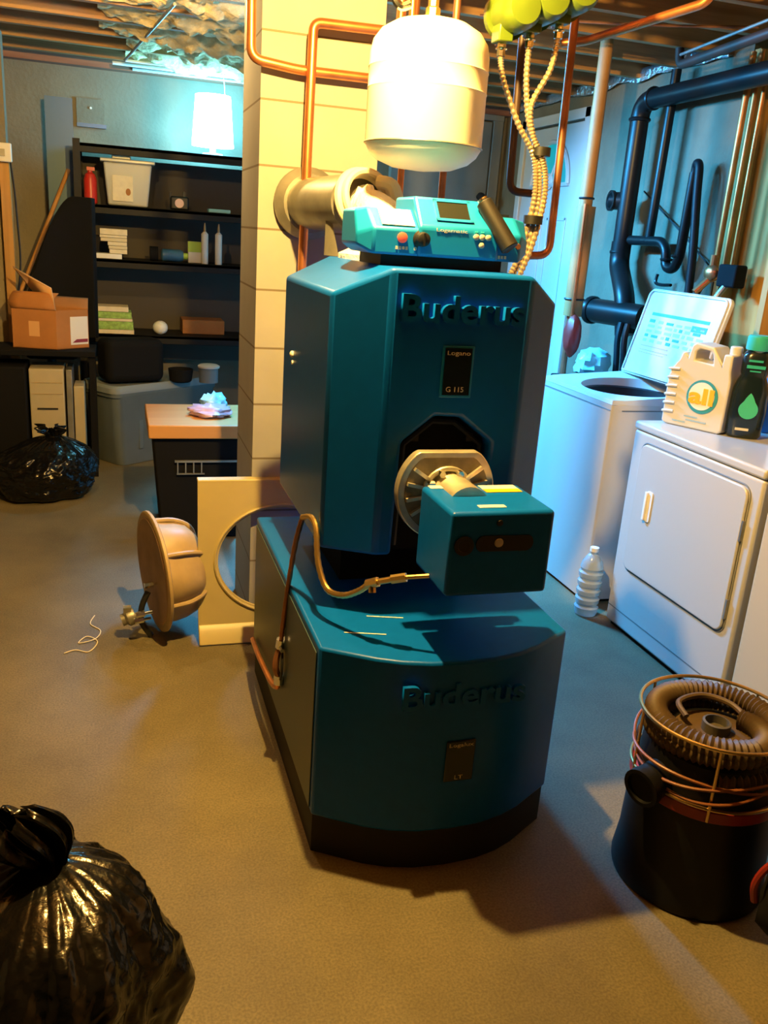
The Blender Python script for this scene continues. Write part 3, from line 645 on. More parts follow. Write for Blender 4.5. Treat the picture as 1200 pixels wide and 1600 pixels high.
o = MB().cyl((2.66, 4.10, 2.535), (2.42, 2.4, 2.535), .007, seg=8).build('ceiling_wire', 'galv'); tag(o, 'pale cable along the ceiling above the dark pipe', 'cable')
o = MB().tube([(1.6, 4.1, 2.57), (2.2, 3.75, 2.545), (2.7, 3.6, 2.57)], .006, 6, 6).build('ceiling_wire', 'copperdull'); tag(o, 'thin brown cable sagging across the ceiling over the washer', 'cable')
o = MB().tube([(2.98, 4.75, 1.95), (2.975, 4.3, 1.72), (2.97, 3.95, 1.53)], .005, 6, 6).build('wall_wire', 'black'); tag(o, 'thin dark wire drooping on the wall behind the vent pipe', 'wire')
# washer supply pipes and valves
for i, (yy, r, m, l) in enumerate(((3.955, .016, 'supply', 'brightest copper supply pipe at the corner of the framed wall'), (3.89, .012, 'supply', 'middle dull copper supply pipe on the framed wall'), (3.83, .010, 'supply', 'thin copper supply pipe nearest the dryer on the framed wall'))):
    pipe('supply_pipe', l, [(2.965, yy, 1.56), (2.965, yy, 2.56)], r, m)
HB = thing('washer_valve', 'brass and black laundry valve cluster above the raised washer lid', 'valve', (2.94, 3.9, 1.53))
q = MB(); q.ell((2.93, 3.93, 1.53), (.035, .05, .045)); q.cyl((2.93, 3.93, 1.56), (2.93, 3.93, 1.62), .018, seg=10); q.cyl((2.92, 3.93, 1.50), (2.86, 3.95, 1.43), .018, seg=10); q.build('brass_body', 'copper', HB)
q = MB(); q.bb(2.91, 2.98, 3.72, 3.86, 1.47, 1.58); q.build('black_box', 'blackmatte', HB, bevel=.01)
q = MB(); q.tube([(2.90, 3.95, 1.47), (2.86, 3.95, 1.38), (2.80, 3.92, 1.2)], .016, 10, 6); q.build('supply_hose', 'rubber', HB)
q = MB(); q.tube([(2.93, 3.80, 1.48), (2.88, 3.82, 1.38), (2.80, 3.80, 1.2)], .016, 10, 6); q.build('supply_hose', 'galv', HB)
for yy, l in ((4.40, 'left one of two dark hoses hanging under the black tee'), (4.33, 'right one of two dark hoses hanging under the black tee')):
    o = MB().tube([(2.74, yy, 1.22), (2.72, yy-.02, 1.12), (2.72, yy-.05, .9), (2.72, yy-.05, .3)], .018, 10, 6).build('water_hose', 'rubber'); tag(o, l, 'hose')
o = MB().ell((2.62, 4.45, .98), (.10, .09, .09), jit=.35, fr=6).build('cloth_bundle', 'cyanfilm'); tag(o, 'pale blue cloth bundle behind the washer', 'cloth')
o = MB().bb(2.45, 2.8, 4.25, 4.62, 0, .895).build('utility_stand', 'blackmatte', bevel=.01); tag(o, 'dark stand behind the washer carrying the cloth bundle', 'stand')

# ------------------------------------------------------------------ washer
WS = thing('washing_machine', 'white top-loading washing machine with its lid raised', 'washing machine', (2.42, 3.68, 0))
wx0, wx1, wy0, wy1 = 2.09, 2.78, 3.325, 4.03
b = MB(); rc_ = .012
def wsec(z): return [V((x, y, z)) for x, y in ((wx0+rc_, wy0), (wx1-rc_, wy0), (wx1, wy0+rc_), (wx1, wy1-rc_), (wx1-rc_, wy1), (wx0+rc_, wy1), (wx0, wy1-rc_), (wx0, wy0+rc_))]
b.ringstrip([wsec(.02), wsec(.955)], True, True, False); b.build('cabinet', 'enamel', WS, ang=50)
b = MB(); b.bb(wx0+.02, wx1-.02, wy0+.02, wy1-.02, 0, .03); b.build('base', 'blackmatte', WS)
# deck with hole
def deck():
    q = MB(); n = 48; cx, cy = 2.40, wy0+.352; rx, ry = .235, .265
    oc = []; ic = []; lo = []; dn = []
    for i in range(n):
        a = 2*PI*i/n; ca, sa = math.cos(a), math.sin(a)
        m_ = 1/max(abs(ca)/.325, abs(sa)/.350)
        ox = min(max(2.428+ca*m_, wx0+.006), wx1-.02); oy = cy+sa*m_
        z = .972+(ox-wx0)*.07
        oc.append(V((ox, oy, z))); ic.append(V((cx+rx*ca, cy+ry*sa, .965+(cx+rx*ca-wx0)*.05)))
        lo.append(V((ox, oy, .952))); dn.append(V((cx+rx*.97*ca, cy+ry*.97*sa, .93)))
    q.ringstrip([lo, oc, ic, dn], True, False, False); return q
deck().build('top_deck', 'lidwhite', WS, ang=40)
q = MB(); n = 40; cx, cy = 2.40, wy0+.352
q.ringstrip([[V((cx+.235*.97*k*math.cos(2*PI*i/n), cy+.265*.97*k*math.sin(2*PI*i/n), z)) for i in range(n)] for k, z in ((1.0, .945), (.93, .94), (.90, .90), (.88, .905), (.86, .72))], True, False, True)
q.build('wash_tub', 'rubber', WS)
q = MB(); q.bb(wx0-.002, wx0+.002, wy0+.012, wy1-.012, .928, .933); q.bb(wx0+.05, wx1-.05, wy0-.002, wy0+.002, .928, .933); q.build('cabinet_seam', 'enamel_edge', WS)
q = MB(); q.prism([(2.60, wy0+.01, .985), (2.74, wy0+.01, .985), (2.74, wy0+.01, 1.13), (2.66, wy0+.01, 1.13)], (0, .68, 0)); q.build('control_console', 'lidwhite', WS, bevel=.01)
# lid
hb, ht = V((2.545, 0, 1.005)), V((2.655, 0, 1.437)); ly0, ly1 = wy0+.05, wy1-.005
up = (ht-hb).normalized(); nn = V((up.z, 0, -up.x)) # away from room
q = MB()
corner = []
def lidp(y, t, o=0): return V((hb.x, y, hb.z)) + (ht-hb)*t + nn*o
rc = .035; outl = []
for (cy_, ct, a0) in ((ly1-rc, 1-rc/.445, 0), (ly0+rc, 1-rc/.445, 90)):
    for a in range(0, 91, 15):
        aa = math.radians(a0+a); outl.append((cy_+rc*math.cos(aa), ct+rc/.445*math.sin(aa)))
outl += [(ly0, 0), (ly1, 0)]
q.prism([lidp(y, t) for y, t in outl], nn*.022)
lid = q.build('washer_lid', 'lidwhite', WS, bevel=.006, bseg=3)
q = MB()
rim = [lidp(ly0+(y-ly0)*.955+.015, .03+t*.945, -.004) for y, t in outl]
q.tube(rim+[rim[0]], .006, 6); q.build('lid_rim', 'lidwhite', lid)
q = MB()
def lr(y0, y1, t0, t1, mi):
    q.prism([lidp(y0, t0, -.0015), lidp(y1, t0, -.0015), lidp(y1, t1, -.0015), lidp(y0, t1, -.0015)], nn*.001, mi)
Y = lambda f: ly1+(ly0-ly1)*f
lr(Y(.14), Y(.86), .70, .735, 0)
random.seed(3)
for r_ in range(5):
    yy = .14
    while yy < .82:
        w = random.uniform(.03, .09)
        lr(Y(yy), Y(min(yy+w, .86)), .40+r_*.055, .425+r_*.055+random.uniform(0, .012), random.choice((1, 1, 1, 0)))
        yy += w+random.uniform(.02, .05)
lr(Y(.68), Y(.86), .60, .665, 0)
lr(Y(.14), Y(.50), .345, .36, 2); lr(Y(.14), Y(.52), .30, .312, 2); lr(Y(.14), Y(.48), .27, .28, 2)
tag(q.build('instruction_print', ['bluep', 'greyp', 'redp'], lid), 'blue printed instructions inside the lid')
q = MB(); q.prism([lidp(Y(.1), .965, -.006), lidp(Y(.6), .965, -.006), lidp(Y(.6), .975, -.006), lidp(Y(.1), .975, -.006)], nn*.004); q.build('lid_slot', 'enamel_edge', lid)

# ------------------------------------------------------------------ dryer
DY = thing('clothes_dryer', 'white front-loading dryer with bottles standing on top', 'clothes dryer', (2.42, 2.71, 0))
dx0, dx1, dy0, dy1 = 2.095, 2.78, 2.33, 3.135
b = MB(); b.bb(dx0, dx1, dy0, dy1, .02, .895); b.build('cabinet', 'enamel', DY, bevel=.012, bseg=3)
b = MB(); b.bb(dx0-.004, dx1, dy0-.002, dy1+.002, .897, .932); b.build('top_panel', 'enamel', DY, bevel=.010, bseg=3)
b = MB(); b.bb(dx0+.02, dx1-.02, dy0+.02, dy1-.02, 0, .03); b.build('base', 'blackmatte', DY)
b = MB(); b.bb(dx0-.001, dx0+.002, dy0+.01, dy1-.01, .092, .097); b.build('toe_seam', 'enamel_edge', DY)
def rrect(y0, y1, z0, z1, r, n=6):
    P = []
    for cy_, cz_, a0 in ((y1-r, z1-r, 0), (y0+r, z1-r, 90), (y0+r, z0+r, 180), (y1-r, z0+r, 270)):
        for a in range(n+1):
            t = math.radians(a0+90*a/n); P.append((cy_+r*math.cos(t), cz_+r*math.sin(t)))
    return P
q = MB(); q.prism([(dx0, y, z) for y, z in rrect(2.385, 3.055, .30, .852, .04)], (-.012, 0, 0)); dd = q.build('door_panel', 'enamel', DY, bevel=.007, bseg=3)
q = MB(); P = [(dx0-.0005, y, z) for y, z in rrect(2.379, 3.061, .294, .858, .045)]; q.tube(P+[P[0]], .0035, 5); q.build('door_gap', 'enamel_edge', DY)
q = MB(); q.prism([(dx0-.0125, y, z) for y, z in rrect(2.913, 2.955, .545, .675, .012, 3)], (-.004, 0, 0), 0); q.bb(dx0-.026, dx0-.016, 2.940, 2.955, .55, .67, 0)
q.build('door_handle', 'white', dd, bevel=.003)
for z0 in (.36, .66): MB().bb(dx0-.013, dx0-.001, 2.378, 2.386, z0, z0+.075).build('door_hinge', 'galv', dd)
b = MB(); b.prism([(2.62, dy0+.02, .932), (2.76, dy0+.02, .932), (2.76, dy0+.02, 1.10), (2.68, dy0+.02, 1.10)], (0, dy1-dy0-.04, 0)); b.build('control_console', 'enamel', DY, bevel=.01)
CBN = thing('white_cabinet', 'plain cream appliance standing right of the dryer at the photo edge', 'appliance', (2.42, 1.9, 0))
MB().bb(2.10, 2.78, 1.50, 2.30, .03, .92).build('cabinet_body', 'cream_cab', CBN, bevel=.012, bseg=3)
MB().bb(2.13, 2.76, 1.53, 2.27, 0, .03).build('base', 'blackmatte', CBN)
# clear ribbed bottle in the gap
CB = thing('plastic_bottle', 'clear ribbed plastic bottle on the floor between washer and dryer', 'bottle', (2.085, 3.235, 0))
pf = [(.02, 0), (.05, .003)]
z = .02
for i in range(5): pf += [(.054, z), (.056, z+.02), (.048, z+.028), (.048, z+.036)]; z += .042
pf += [(.052, z), (.045, z+.03), (.025, z+.06), (.018, z+.065), (.018, z+.085)]
MB().lathe(pf, (2.045, 3.225, .001), (0, 0, 1), 24).build('bottle_body', 'frost', CB)
MB().lathe([(.020, 0), (.020, .018)], (2.045, 3.225, z+.078), (0, 0, 1), 16).build('bottle_cap', 'white', CB)
# detergents on the dryer
JG = thing('detergent_jug', 'large white handled detergent jug with round orange-lettered logo on dryer', 'jug', (2.25, 2.97, .932))
P0 = V((2.185, 3.095, .933)); ud = V((.115, -.245, 0)).normalized(); nd_ = V((ud.y, -ud.x, 0)); # nd_ faces the camera (-x,-y)
if nd_.x > 0: nd_ = -nd_
def jp(u, v, o=0): return P0 + ud*u + V((0, 0, v)) - nd_*o
q = MB()
out = [(.0, .01), (.015, 0), (.255, 0), (.268, .012), (.270, .21), (.262, .25), (.262, .315), (.225, .315), (.222, .275), (.205, .30), (.18, .335), (.10, .345), (.085, .335), (.075, .285), (.062, .30), (.045, .30), (.035, .265), (.012, .235), (0, .20)]
hole = [(.105, .275), (.185, .268), (.178, .305), (.165, .318), (.12, .322), (.105, .31)]
bm = q.bm
def loop(ps, o): return [bm.verts.new(jp(u, v, o)) for u, v in ps]
of, ob = loop(out, 0), loop(out, .12); hf, hb_ = loop(hole, 0), loop(hole, .12)
def ring_cap(o, h, flip):
    es = []
    for L_ in (o, h):
        for i in range(len(L_)):
            e = bm.edges.get((L_[i], L_[(i+1) % len(L_)])) or bm.edges.new((L_[i], L_[(i+1) % len(L_)])); es.append(e)
    bmesh.ops.triangle_fill(bm, use_beauty=True, edges=es)
for a, b2 in ((of, ob), (hf, hb_)):
    n = len(a)
    for i in range(n): bm.faces.new([a[i], a[(i+1) % n], b2[(i+1) % n], b2[i]])
ring_cap(of, hf, 0); ring_cap(ob, hb_, 1)
jb = q.build('jug_body', 'jug', JG, bevel=.010, bseg=3)
for i in range(6):
    v = .05+i*.035
    q = MB(); q.tube([jp(-.004, v, .10), jp(-.007, v, .05), jp(-.004, v, .008), jp(.02, v+.004, -.003), jp(.05, v+.006, -.002)], .006, 6, 4); q.build('grip_rib', 'jug', JG)
q = MB(); q.lathe([(.068, 0), (.068, .002)], jp(.165, .135, -.001), nd_, 36, 0); q.build('logo_disc', 'teal', JG)
q = MB(); q.lathe([(.056, 0), (.056, .002)], jp(.163, .137, -.0025), nd_, 36, 0); q.build('logo_inner_disc', 'labelw', JG)
text('all', 'logo_print', 'orange', JG, jp(.163, .137, -.006), ud, (0.0, 0, 1), .108, .066, .0015, .03)
q = MB()
for a, b2, v in ((.10, .16, .045), (.11, .2, .03), (.05, .11, .018)): q.prism([jp(a, v, -.001), jp(b2, v, -.001), jp(b2, v+.006, -.001), jp(a, v+.006, -.001)], nd_*.0006)
q.build('small_print', 'greyp', JG)
MB().lathe([(.024, 0), (.024, .03), (.02, .034)], jp(.242, .312, .06), (0, 0, 1), 16).build('spout_cap', 'jug', JG)
GB = thing('softener_bottle', 'dark bottle with teal cap and green drop label standing on the dryer', 'bottle', (2.385, 2.83, .932))
gc = V((2.385, 2.83, .933)); ax = V((.82, -.57, 0))
def gbody():
    q = MB(); rings = []
    for w, d, z in ((.070, .040, 0), (.080, .047, .012), (.084, .05, .10), (.080, .047, .19), (.066, .042, .225), (.056, .04, .245), (.060, .043, .255), (.062, .044, .32), (.050, .036, .335), (.034, .030, .345)):
        rings.append([gc + V((math.copysign(abs(math.cos(a))**.7, math.cos(a))*w*.84, math.copysign(abs(math.sin(a))**.7, math.sin(a))*d, z)).xyz for a in [2*PI*i/28 for i in range(28)]])
    R = Matrix.Rotation(math.atan2(-.57, .82), 3, 'Z')
    rings = [[gc + R @ (p-gc) for p in r] for r in rings]
    q.ringstrip(rings); return q
gbody().build('bottle_body', 'darkbottle', GB, ang=50)
R_ = Matrix.Rotation(math.atan2(-.57, .82), 3, 'Z')
def gp(x, y, z): return gc + R_ @ V((x, y, z))
q = MB(); q.lathe([(.046, 0), (.048, .005), (.046, .05), (.040, .056)], gp(0, 0, .343), (0, 0, 1), 24, sx=1); q.build('bottle_cap', 'greencap', GB)
q = MB(); q.lathe([(.036, 0), (.036, .012)], gp(0, 0, .336), (0, 0, 1), 20); q.build('neck_ring', 'labelw', GB)
q = MB(); dp = []
for i in range(24):
    a = 2*PI*i/24; rx = .036*math.sin(a); rz = -.036*math.cos(a)
    if abs(i-12) < 4: rz += .03*(1-abs(i-12)/4); rx *= .8
    dp.append(gp(rx, -.0515, .115+rz))
q.prism(dp, R_ @ V((0, .004, 0))); q.build('drop_emblem', 'greendrop', GB)
q = MB()
for a, b2, z, h in ((-.03, .022, .30, .008), (-.034, .034, .275, .012), (-.02, .02, .262, .005)): q.prism([gp(a, -.0452, z), gp(b2, -.0452, z), gp(b2, -.0452, z+h), gp(a, -.0452, z+h)], R_ @ V((0, .003, 0)))
q.build('neck_print', 'greencap', GB)
q = MB(); q.prism([gp(-.035, -.0508, .032), gp(.015, -.0508, .032), gp(.015, -.0508, .042), gp(-.035, -.0508, .042)], R_ @ V((0, .003, 0))); q.build('small_print', 'gold', GB)
WB = thing('bleach_bottle', 'white rounded bottle at the right edge of the dryer top', 'bottle', (2.47, 2.66, .932))
MB().lathe([(.06, 0), (.078, .01), (.08, .10), (.072, .16), (.04, .21), (.025, .23), (.025, .25)], (2.47, 2.65, .933), (0, 0, 1), 28).build('bottle_body', 'jug', WB)
MB().lathe([(.028, 0), (.028, .03)], (2.47, 2.65, 1.178), (0, 0, 1), 16).build('bottle_cap', 'bluep', WB)
o = MB().lathe([(.05, 0), (.055, .01), (.055, .16), (.03, .22), (.03, .25), (.033, .252), (.033, .30), (.01, .305)], (2.58, 2.93, .933), (0, 0, 1), 24).build('spray_bottle', 'bluep'); tag(o, 'blue-capped bottle half hidden behind the dark bottle on the dryer', 'bottle')

# ------------------------------------------------------------------ canister vacuum with hoses
VC = thing('shop_vacuum', 'black canister shop vacuum with a wire rack of coiled hoses', 'shop vacuum', (1.46, 1.62, 0))
cx, cy = 1.46, 1.62
MB().lathe([(.16, 0), (.198, .004), (.20, .02), (.196, .05), (.190, .10), (.185, .285), (.178, .29)], (cx, cy, .001), (0, 0, 1), 48).build('drum', 'drum', VC)
MB().lathe([(.188, 0), (.191, .004), (.191, .03), (.184, .034)], (cx, cy, .285), (0, 0, 1), 48).build('lid_band', 'darkred', VC)
MB().lathe([(.178, 0), (.172, .06), (.165, .10), (.15, .115), (.10, .118), (.098, .108), (.04, .105)], (cx, cy, .315), (0, 0, 1), 40).build('motor_head', 'drum', VC)
MB().lathe([(.105, 0), (.107, .006), (.098, .010), (.05, .012)], (cx+.005, cy, .425), (0, 0, 1), 36).build('top_disc', 'hose', VC)
q = MB(); q.lathe([(.036, 0), (.036, .026), (.030, .028), (.028, .006)], (cx+.005, cy, .436), (0, 0, 1), 24); q.build('outlet_ring', 'alu_dark', VC)
q = MB(); q.cyl((cx-.14, cy-.02, .34), (cx-.225, cy-.05, .33), .046, seg=20)
q.lathe([(.05, 0), (.05, .02), (.04, .02), (.038, .0)], (cx-.215, cy-.047, .331), (-.85, -.3, -.1), 22); q.build('inlet_port', 'drum', VC)
wk = MB(); wk.torus((cx, cy, .49), (0, 0, 1), .192, .005, 60, 8); wk.torus((cx, cy, .325), (0, 0, 1), .192, .004, 60, 8)
for a in (20, 110, 165, 236, 300): wk.cyl((cx+.192*math.cos(math.radians(a)), cy+.192*math.sin(math.radians(a)), .29), (cx+.192*math.cos(math.radians(a)), cy+.192*math.sin(math.radians(a)), .49), .004, seg=8)
tag(wk.build('wire_rack', 'brass', VC), 'shiny wire rack ring')
pts = []
for i in range(260):
    a = math.radians(-120 + i*2.9); u = i/259
    pts.append((cx+(.150)*math.cos(a), cy+.150*math.sin(a), .385+.085*min(1, u*1.6)))
for i in range(1, 30): # tail inwards
    a = math.radians(-120+259*2.9+i*3.2); rr_ = .150-.0022*i
    pts.append((cx+rr_*math.cos(a), cy+rr_*math.sin(a), .47-.0006*i))
o = MB().tube(pts, .027, 12, 0, rib=.12, ribn=2).build('vacuum_hose', 'hose'); tag(o, 'brown ribbed vacuum hose coiled in the wire rack', 'hose')
pts = [(cx-.06, cy+.04, .46), (cx-.05, cy+.09, .475), (cx+.03, cy+.10, .48), (cx+.085, cy+.05, .475), (cx+.09, cy-.02, .46), (cx+.075, cy-.06, .45)]
o = MB().tube(pts, .008, 8, 8).build('thin_hose', 'hose'); tag(o, 'thin brown hose looped inside the vacuum coil', 'hose')
pts = []
for i in range(200):
    a = math.radians(150 + i*4.3); u = i/199
    rr_ = .194+.008*math.sin(i*.21)
    pts.append((cx+rr_*math.cos(a), cy+rr_*math.sin(a), .40+.018*math.sin(i*.13)+.025*math.sin(a*1.0+1)-.02*u))
o = MB().tube(pts, .0042, 7).build('orange_cable', 'cord'); tag(o, 'orange brown power cord wound around the vacuum rack', 'cord')
# dark bag at right edge
TB = thing('tool_bag', 'black bag with red trim at the lower right edge', 'bag', (1.575, 1.255, 0))
MB().ell((1.575, 1.255, .185), (.165, .14, .185), 28, 16, jit=.2, fr=7).build('bag_body', 'blackmatte', TB)
q = MB(); q.tube([(1.425, 1.335, .15), (1.415, 1.335, .20), (1.425, 1.32, .26), (1.46, 1.29, .32)], .009, 8, 5); q.build('red_trim', 'darkred', TB)

# ------------------------------------------------------------------ trash bags
def trashbag(name, label, c, rx, ry, h, seed, corner=None, tie=.10, flare=.14, lean=(0, 0), nf=17, pw=2.6, spikes=1, zp=1.0):
    t = thing(name, label, 'trash bag', (c[0], c[1], 0))
    cx, cy = c; nu, nv = 240, 130; rows = []
    q = MB()
    for i in range(nv+1):
        s = i/nv; row = []
        # profile
        for j in range(nu):
            a = 2*PI*j/nu; d = V((math.cos(a), math.sin(a), 0))
            if s < .08: rr = .86*math.sin(s/.08*PI/2)**.8+.02; z = 0.004+.03*(s/.08)**3
            else:
                w = (s-.08)/.92
                z = .034+(h-.034)*((1-(1-w)**zp) if zp > 1 else w**1.05)
                rr = (.88+.16*math.sin(min(w*2.6, PI*.8)))*(1-w**pw)+.07*w
            n1 = noise.noise(V((d.x*1.7+seed, d.y*1.7, s*2.2)))
            w = max(0, (s-.08)/.92)
            ph = nf*a + 3.2*noise.noise(V((d.x*2, d.y*2, seed+w*1.5)))
            pl = (abs(math.sin(ph*.5))*2-1)*(.085*w**3*(1-w*.35) + .006) + .035*noise.noise(V((d.x*6+seed, d.y*6, s*7)))
            pl += .05*(1-w)*noise.noise(V((d.x*3.5+seed*2, d.y*3.5, s*10)))
            k = rr*(1+.13*n1*(1-w*.4)) + pl*(rr*.9+.1)*.9
            k -= .13*abs(noise.noise(V((d.x*2.6+seed, d.y*2.6, s*3.5+seed))))*math.sin(PI*min(1, s*1.02)) - .02
            q3 = d*2.2+V((seed, 0, s*4.0)); k += (.055*(.35-abs(noise.noise(q3*1.6)))+.034*(.3-abs(noise.noise(q3*3.6)))+.018*(.3-abs(noise.noise(q3*7.5))))*min(1, rr*1.4)
            k = max(k, .02)
            p = V((cx+lean[0]*w*w+d.x*rx*k, cy+lean[1]*w*w+d.y*ry*k, z+ (.03*noise.noise(V((d.x*3, d.y*3, seed+s*3)))*w*(1-w)*2)))
            if corner:
                cv_ = V((corner[0]-cx, corner[1]-cy, 0)); da = max(0, d.dot(cv_.normalized()))**14
                g = math.exp(-((z-corner[2])/.12)**2)*da
                p += V((d.x, d.y, 0))*g*(cv_.length-rx*.95)
            p.z = max(p.z, .003)
            row.append(p)
        rows.append(row)
    q.ringstrip(rows, True, True, True); q.build('bag_body', 'bag', t, ang=70)
    q = MB(); top = V((cx+lean[0], cy+lean[1], h-.015)); rows = []
    for i in range(15):
        s = i/14; row = []
        for j in range(96):
            a = 2*PI*j/96
            r = (.032+.75*flare*s**1.2)*((1+.38*math.sin(9*a+seed)*s+.25*math.sin(16*a+1)*s) if spikes else (1+.22*math.sin(11*a+seed)+.12*math.sin(23*a)))*(1 if spikes else .95-.55*s**3)
            hh = flare*1.05*s*((1+.28*math.sin(3*a+seed*2)+.2*math.sin(7*a)) if spikes else (1.05+.18*math.sin(2*a+seed)))
            row.append(top+V((math.cos(a)*r-(.25 if spikes else .6)*flare*s*s, math.sin(a)*r*.8, hh)))
        rows.append(row)
    q.ringstrip(rows, True, True, False); q.build('bag_top', 'bag', t, ang=70, solid=.0012)
    q = MB(); q.torus(top+V((0, 0, .004)), (0, 0, 1), .036, .009, 28, 8); q.build('bag_tie', 'bag', t)
trashbag('trash_bag', 'large shiny black trash bag in the lower left foreground', (-.165, 1.375), .205, .23, .432, 2.3, corner=(.118, 1.41, .14), lean=(.012, .095), flare=.11, pw=3.4, spikes=0, zp=1.55)
trashbag('trash_bag', 'crumpled black trash bag on the floor in front of the putty cabinet', (-.43, 5.28), .29, .25, .35, 9.1, lean=(.06, .05), flare=.05, nf=11, pw=4.0)

# ------------------------------------------------------------------ panel, cast cone, string
PN = thing('metal_panel', 'cream square metal panel with a big round hole leaning by the chimney', 'panel', (.61, 3.22, 0))
q = MB(); bm = q.bm
x0, x1, zt = .285, .935, .655; hx, hz, hr = .612, .335, .25
def ptp(x, z): return V((x, 3.19+.06*z/.66, z))
nN = 64; inner = []; outer = []
for i in range(nN):
    a = 2*PI*i/nN; ca, sa = math.cos(a), math.sin(a)
    inner.append(ptp(hx+hr*ca, hz+hr*sa*.84))
    m_ = min((x1-hx)/ca if ca > 1e-6 else 9, (x0-hx)/ca if ca < -1e-6 else 9, (zt-hz)/sa if sa > 1e-6 else 9, (.05-hz)/sa if sa < -1e-6 else 9)
    outer.append(ptp(hx+m_*ca, hz+m_*sa))
for tx, tz in ((x0, zt), (x1, zt), (x0, .05), (x1, .05)):
    k = min(range(nN), key=lambda i: (outer[i]-ptp(tx, tz)).length); outer[k] = ptp(tx, tz)
th = V((0, .012, 0))
q.ringstrip([inner, outer], True, False, False)
q.ringstrip([[p+th for p in inner], [p+th for p in outer]], True, False, False)
q.ringstrip([inner, [p+th for p in inner]], True, False, False); q.ringstrip([outer, [p+th for p in outer]], True, False, False)
q.build('panel_sheet', 'beige', PN, ang=30)
q = MB(); P = [p+V((0, -.003, 0)) for p in [ptp(hx+(hr+.012)*math.cos(2*PI*i/48), hz+(hr*.84+.012)*math.sin(2*PI*i/48)) for i in range(49)]]; q.tube(P, .006, 6); q.build('hole_rim', 'beige', PN)
q = MB(); q.prism([ptp(x0, .075), V((x0, 3.175, .055)), V((x0, 3.150, .004)), V((x0, 3.165, .003)), V((x0, 3.19, .05)), ptp(x0, .075)+V((0, .012, 0))], (x1-x0, 0, 0)); q.build('bottom_flange', 'beige', PN, bevel=.004)
q = MB(); q.prism([ptp(x0, zt-.01), ptp(x0, zt)+V((0, -.0, .003)), ptp(x0, zt)+V((0, .04, .006)), ptp(x0, zt)+V((0, .04, -.004))], (x1-x0, 0, 0)); q.build('top_flange', 'beige', PN, bevel=.003)

CN = thing('cast_cone', 'tan cast round cover with a domed back standing on edge on the floor', 'casting', (.12, 3.31, 0))
ad = V((1, .22, .06)).normalized(); cc = V((.115, 3.32, .262))
q = MB(); q.lathe([(.05, .004), (.238, 0), (.245, .004), (.245, .014), (.238, .018)], cc, ad, 56); q.build('cover_disc', 'tan', CN)
q = MB(); q.lathe([(.02, -.002), (.215, -.003), (.22, .002)], cc, ad, 48, capb=False); tag(q.build('disc_face', 'tan_in', CN), 'rough brownish inner face')
def dome():
    q = MB(); x, y, d = q.frame(ad); rings = []
    prof_ = [(.205, .015), (.202, .05), (.195, .10), (.178, .145), (.15, .17), (.105, .182), (.085, .205), (.06, .21)]
    for r, h in prof_:
        ring = []
        for j in range(72):
            a = 2*PI*j/72; k = 1+.05*math.cos(6*a)*(1 if .02 < h < .18 else 0)
            ring.append(cc + d*h + (x*math.cos(a)+y*math.sin(a))*r*k)
        rings.append(ring)
    q.ringstrip(rings); return q
dome().build('domed_back', 'tan', CN, ang=40)
q = MB(); x, y, d = q.frame(ad)
for j in range(6):
    a = 2*PI*j/6+.4; e = x*math.cos(a)+y*math.sin(a)
    q.tube([cc+e*.203+d*.02, cc+e*.197+d*.10, cc+e*.16+d*.165, cc+e*.10+d*.185], .010, 8, 4)
q.build('cast_ribs', 'tan', CN)
q = MB(); q.cyl(cc+d*.20+V((0, 0, -.01)), cc+d*.235+V((0, 0, -.01)), .035, seg=16); q.build('hub_nut', 'galv', CN)
for p in ((.03, -.02, -.02), (-.005, -.05, -.13), (-.01, -.03, -.165)):
    pp = cc+V(p)+V((-.03, -.06, 0)); q = MB(); q.cyl(pp, pp-ad*.035, .012, seg=6); q.cyl(pp+ad*.03, pp, .006, seg=8); q.build('cover_bolt', 'chrome', CN)
q = MB(); q.tube([cc+V((-.02, -.06, -.06)), cc+V((-.045, -.07, -.12)), cc+V((-.045, -.06, -.19)), cc+V((-.01, -.05, -.255))], .012, 8, 4); q.build('black_bracket', 'black', CN)
q = MB(); q.lathe([(.030, 0), (.034, .01), (.034, .03), (.024, .04), (.024, .055)], (.045, 3.27, .10), (-.9, -.1, -.3), 12); q.box((.015, 3.265, .125), (.03, .03, .03)); q.build('brass_fitting', 'galv', CN)
q = MB(); q.cyl((.19, 3.34, .165), (.30, 3.36, .185), .011, seg=10); q.build('steel_rod', 'labelw', CN)
pts = [(-.22, 3.17, .003), (-.18, 3.19, .004), (-.13, 3.17, .003), (-.10, 3.25, .004), (-.14, 3.30, .005), (-.17, 3.25, .003), (-.11, 3.27, .006), (-.09, 3.35, .003), (-.13, 3.42, .003), (-.115, 3.50, .003)]
o = MB().tube(pts, .0022, 6, 8).build('string', 'string'); tag(o, 'loose curl of pale string on the floor', 'string')

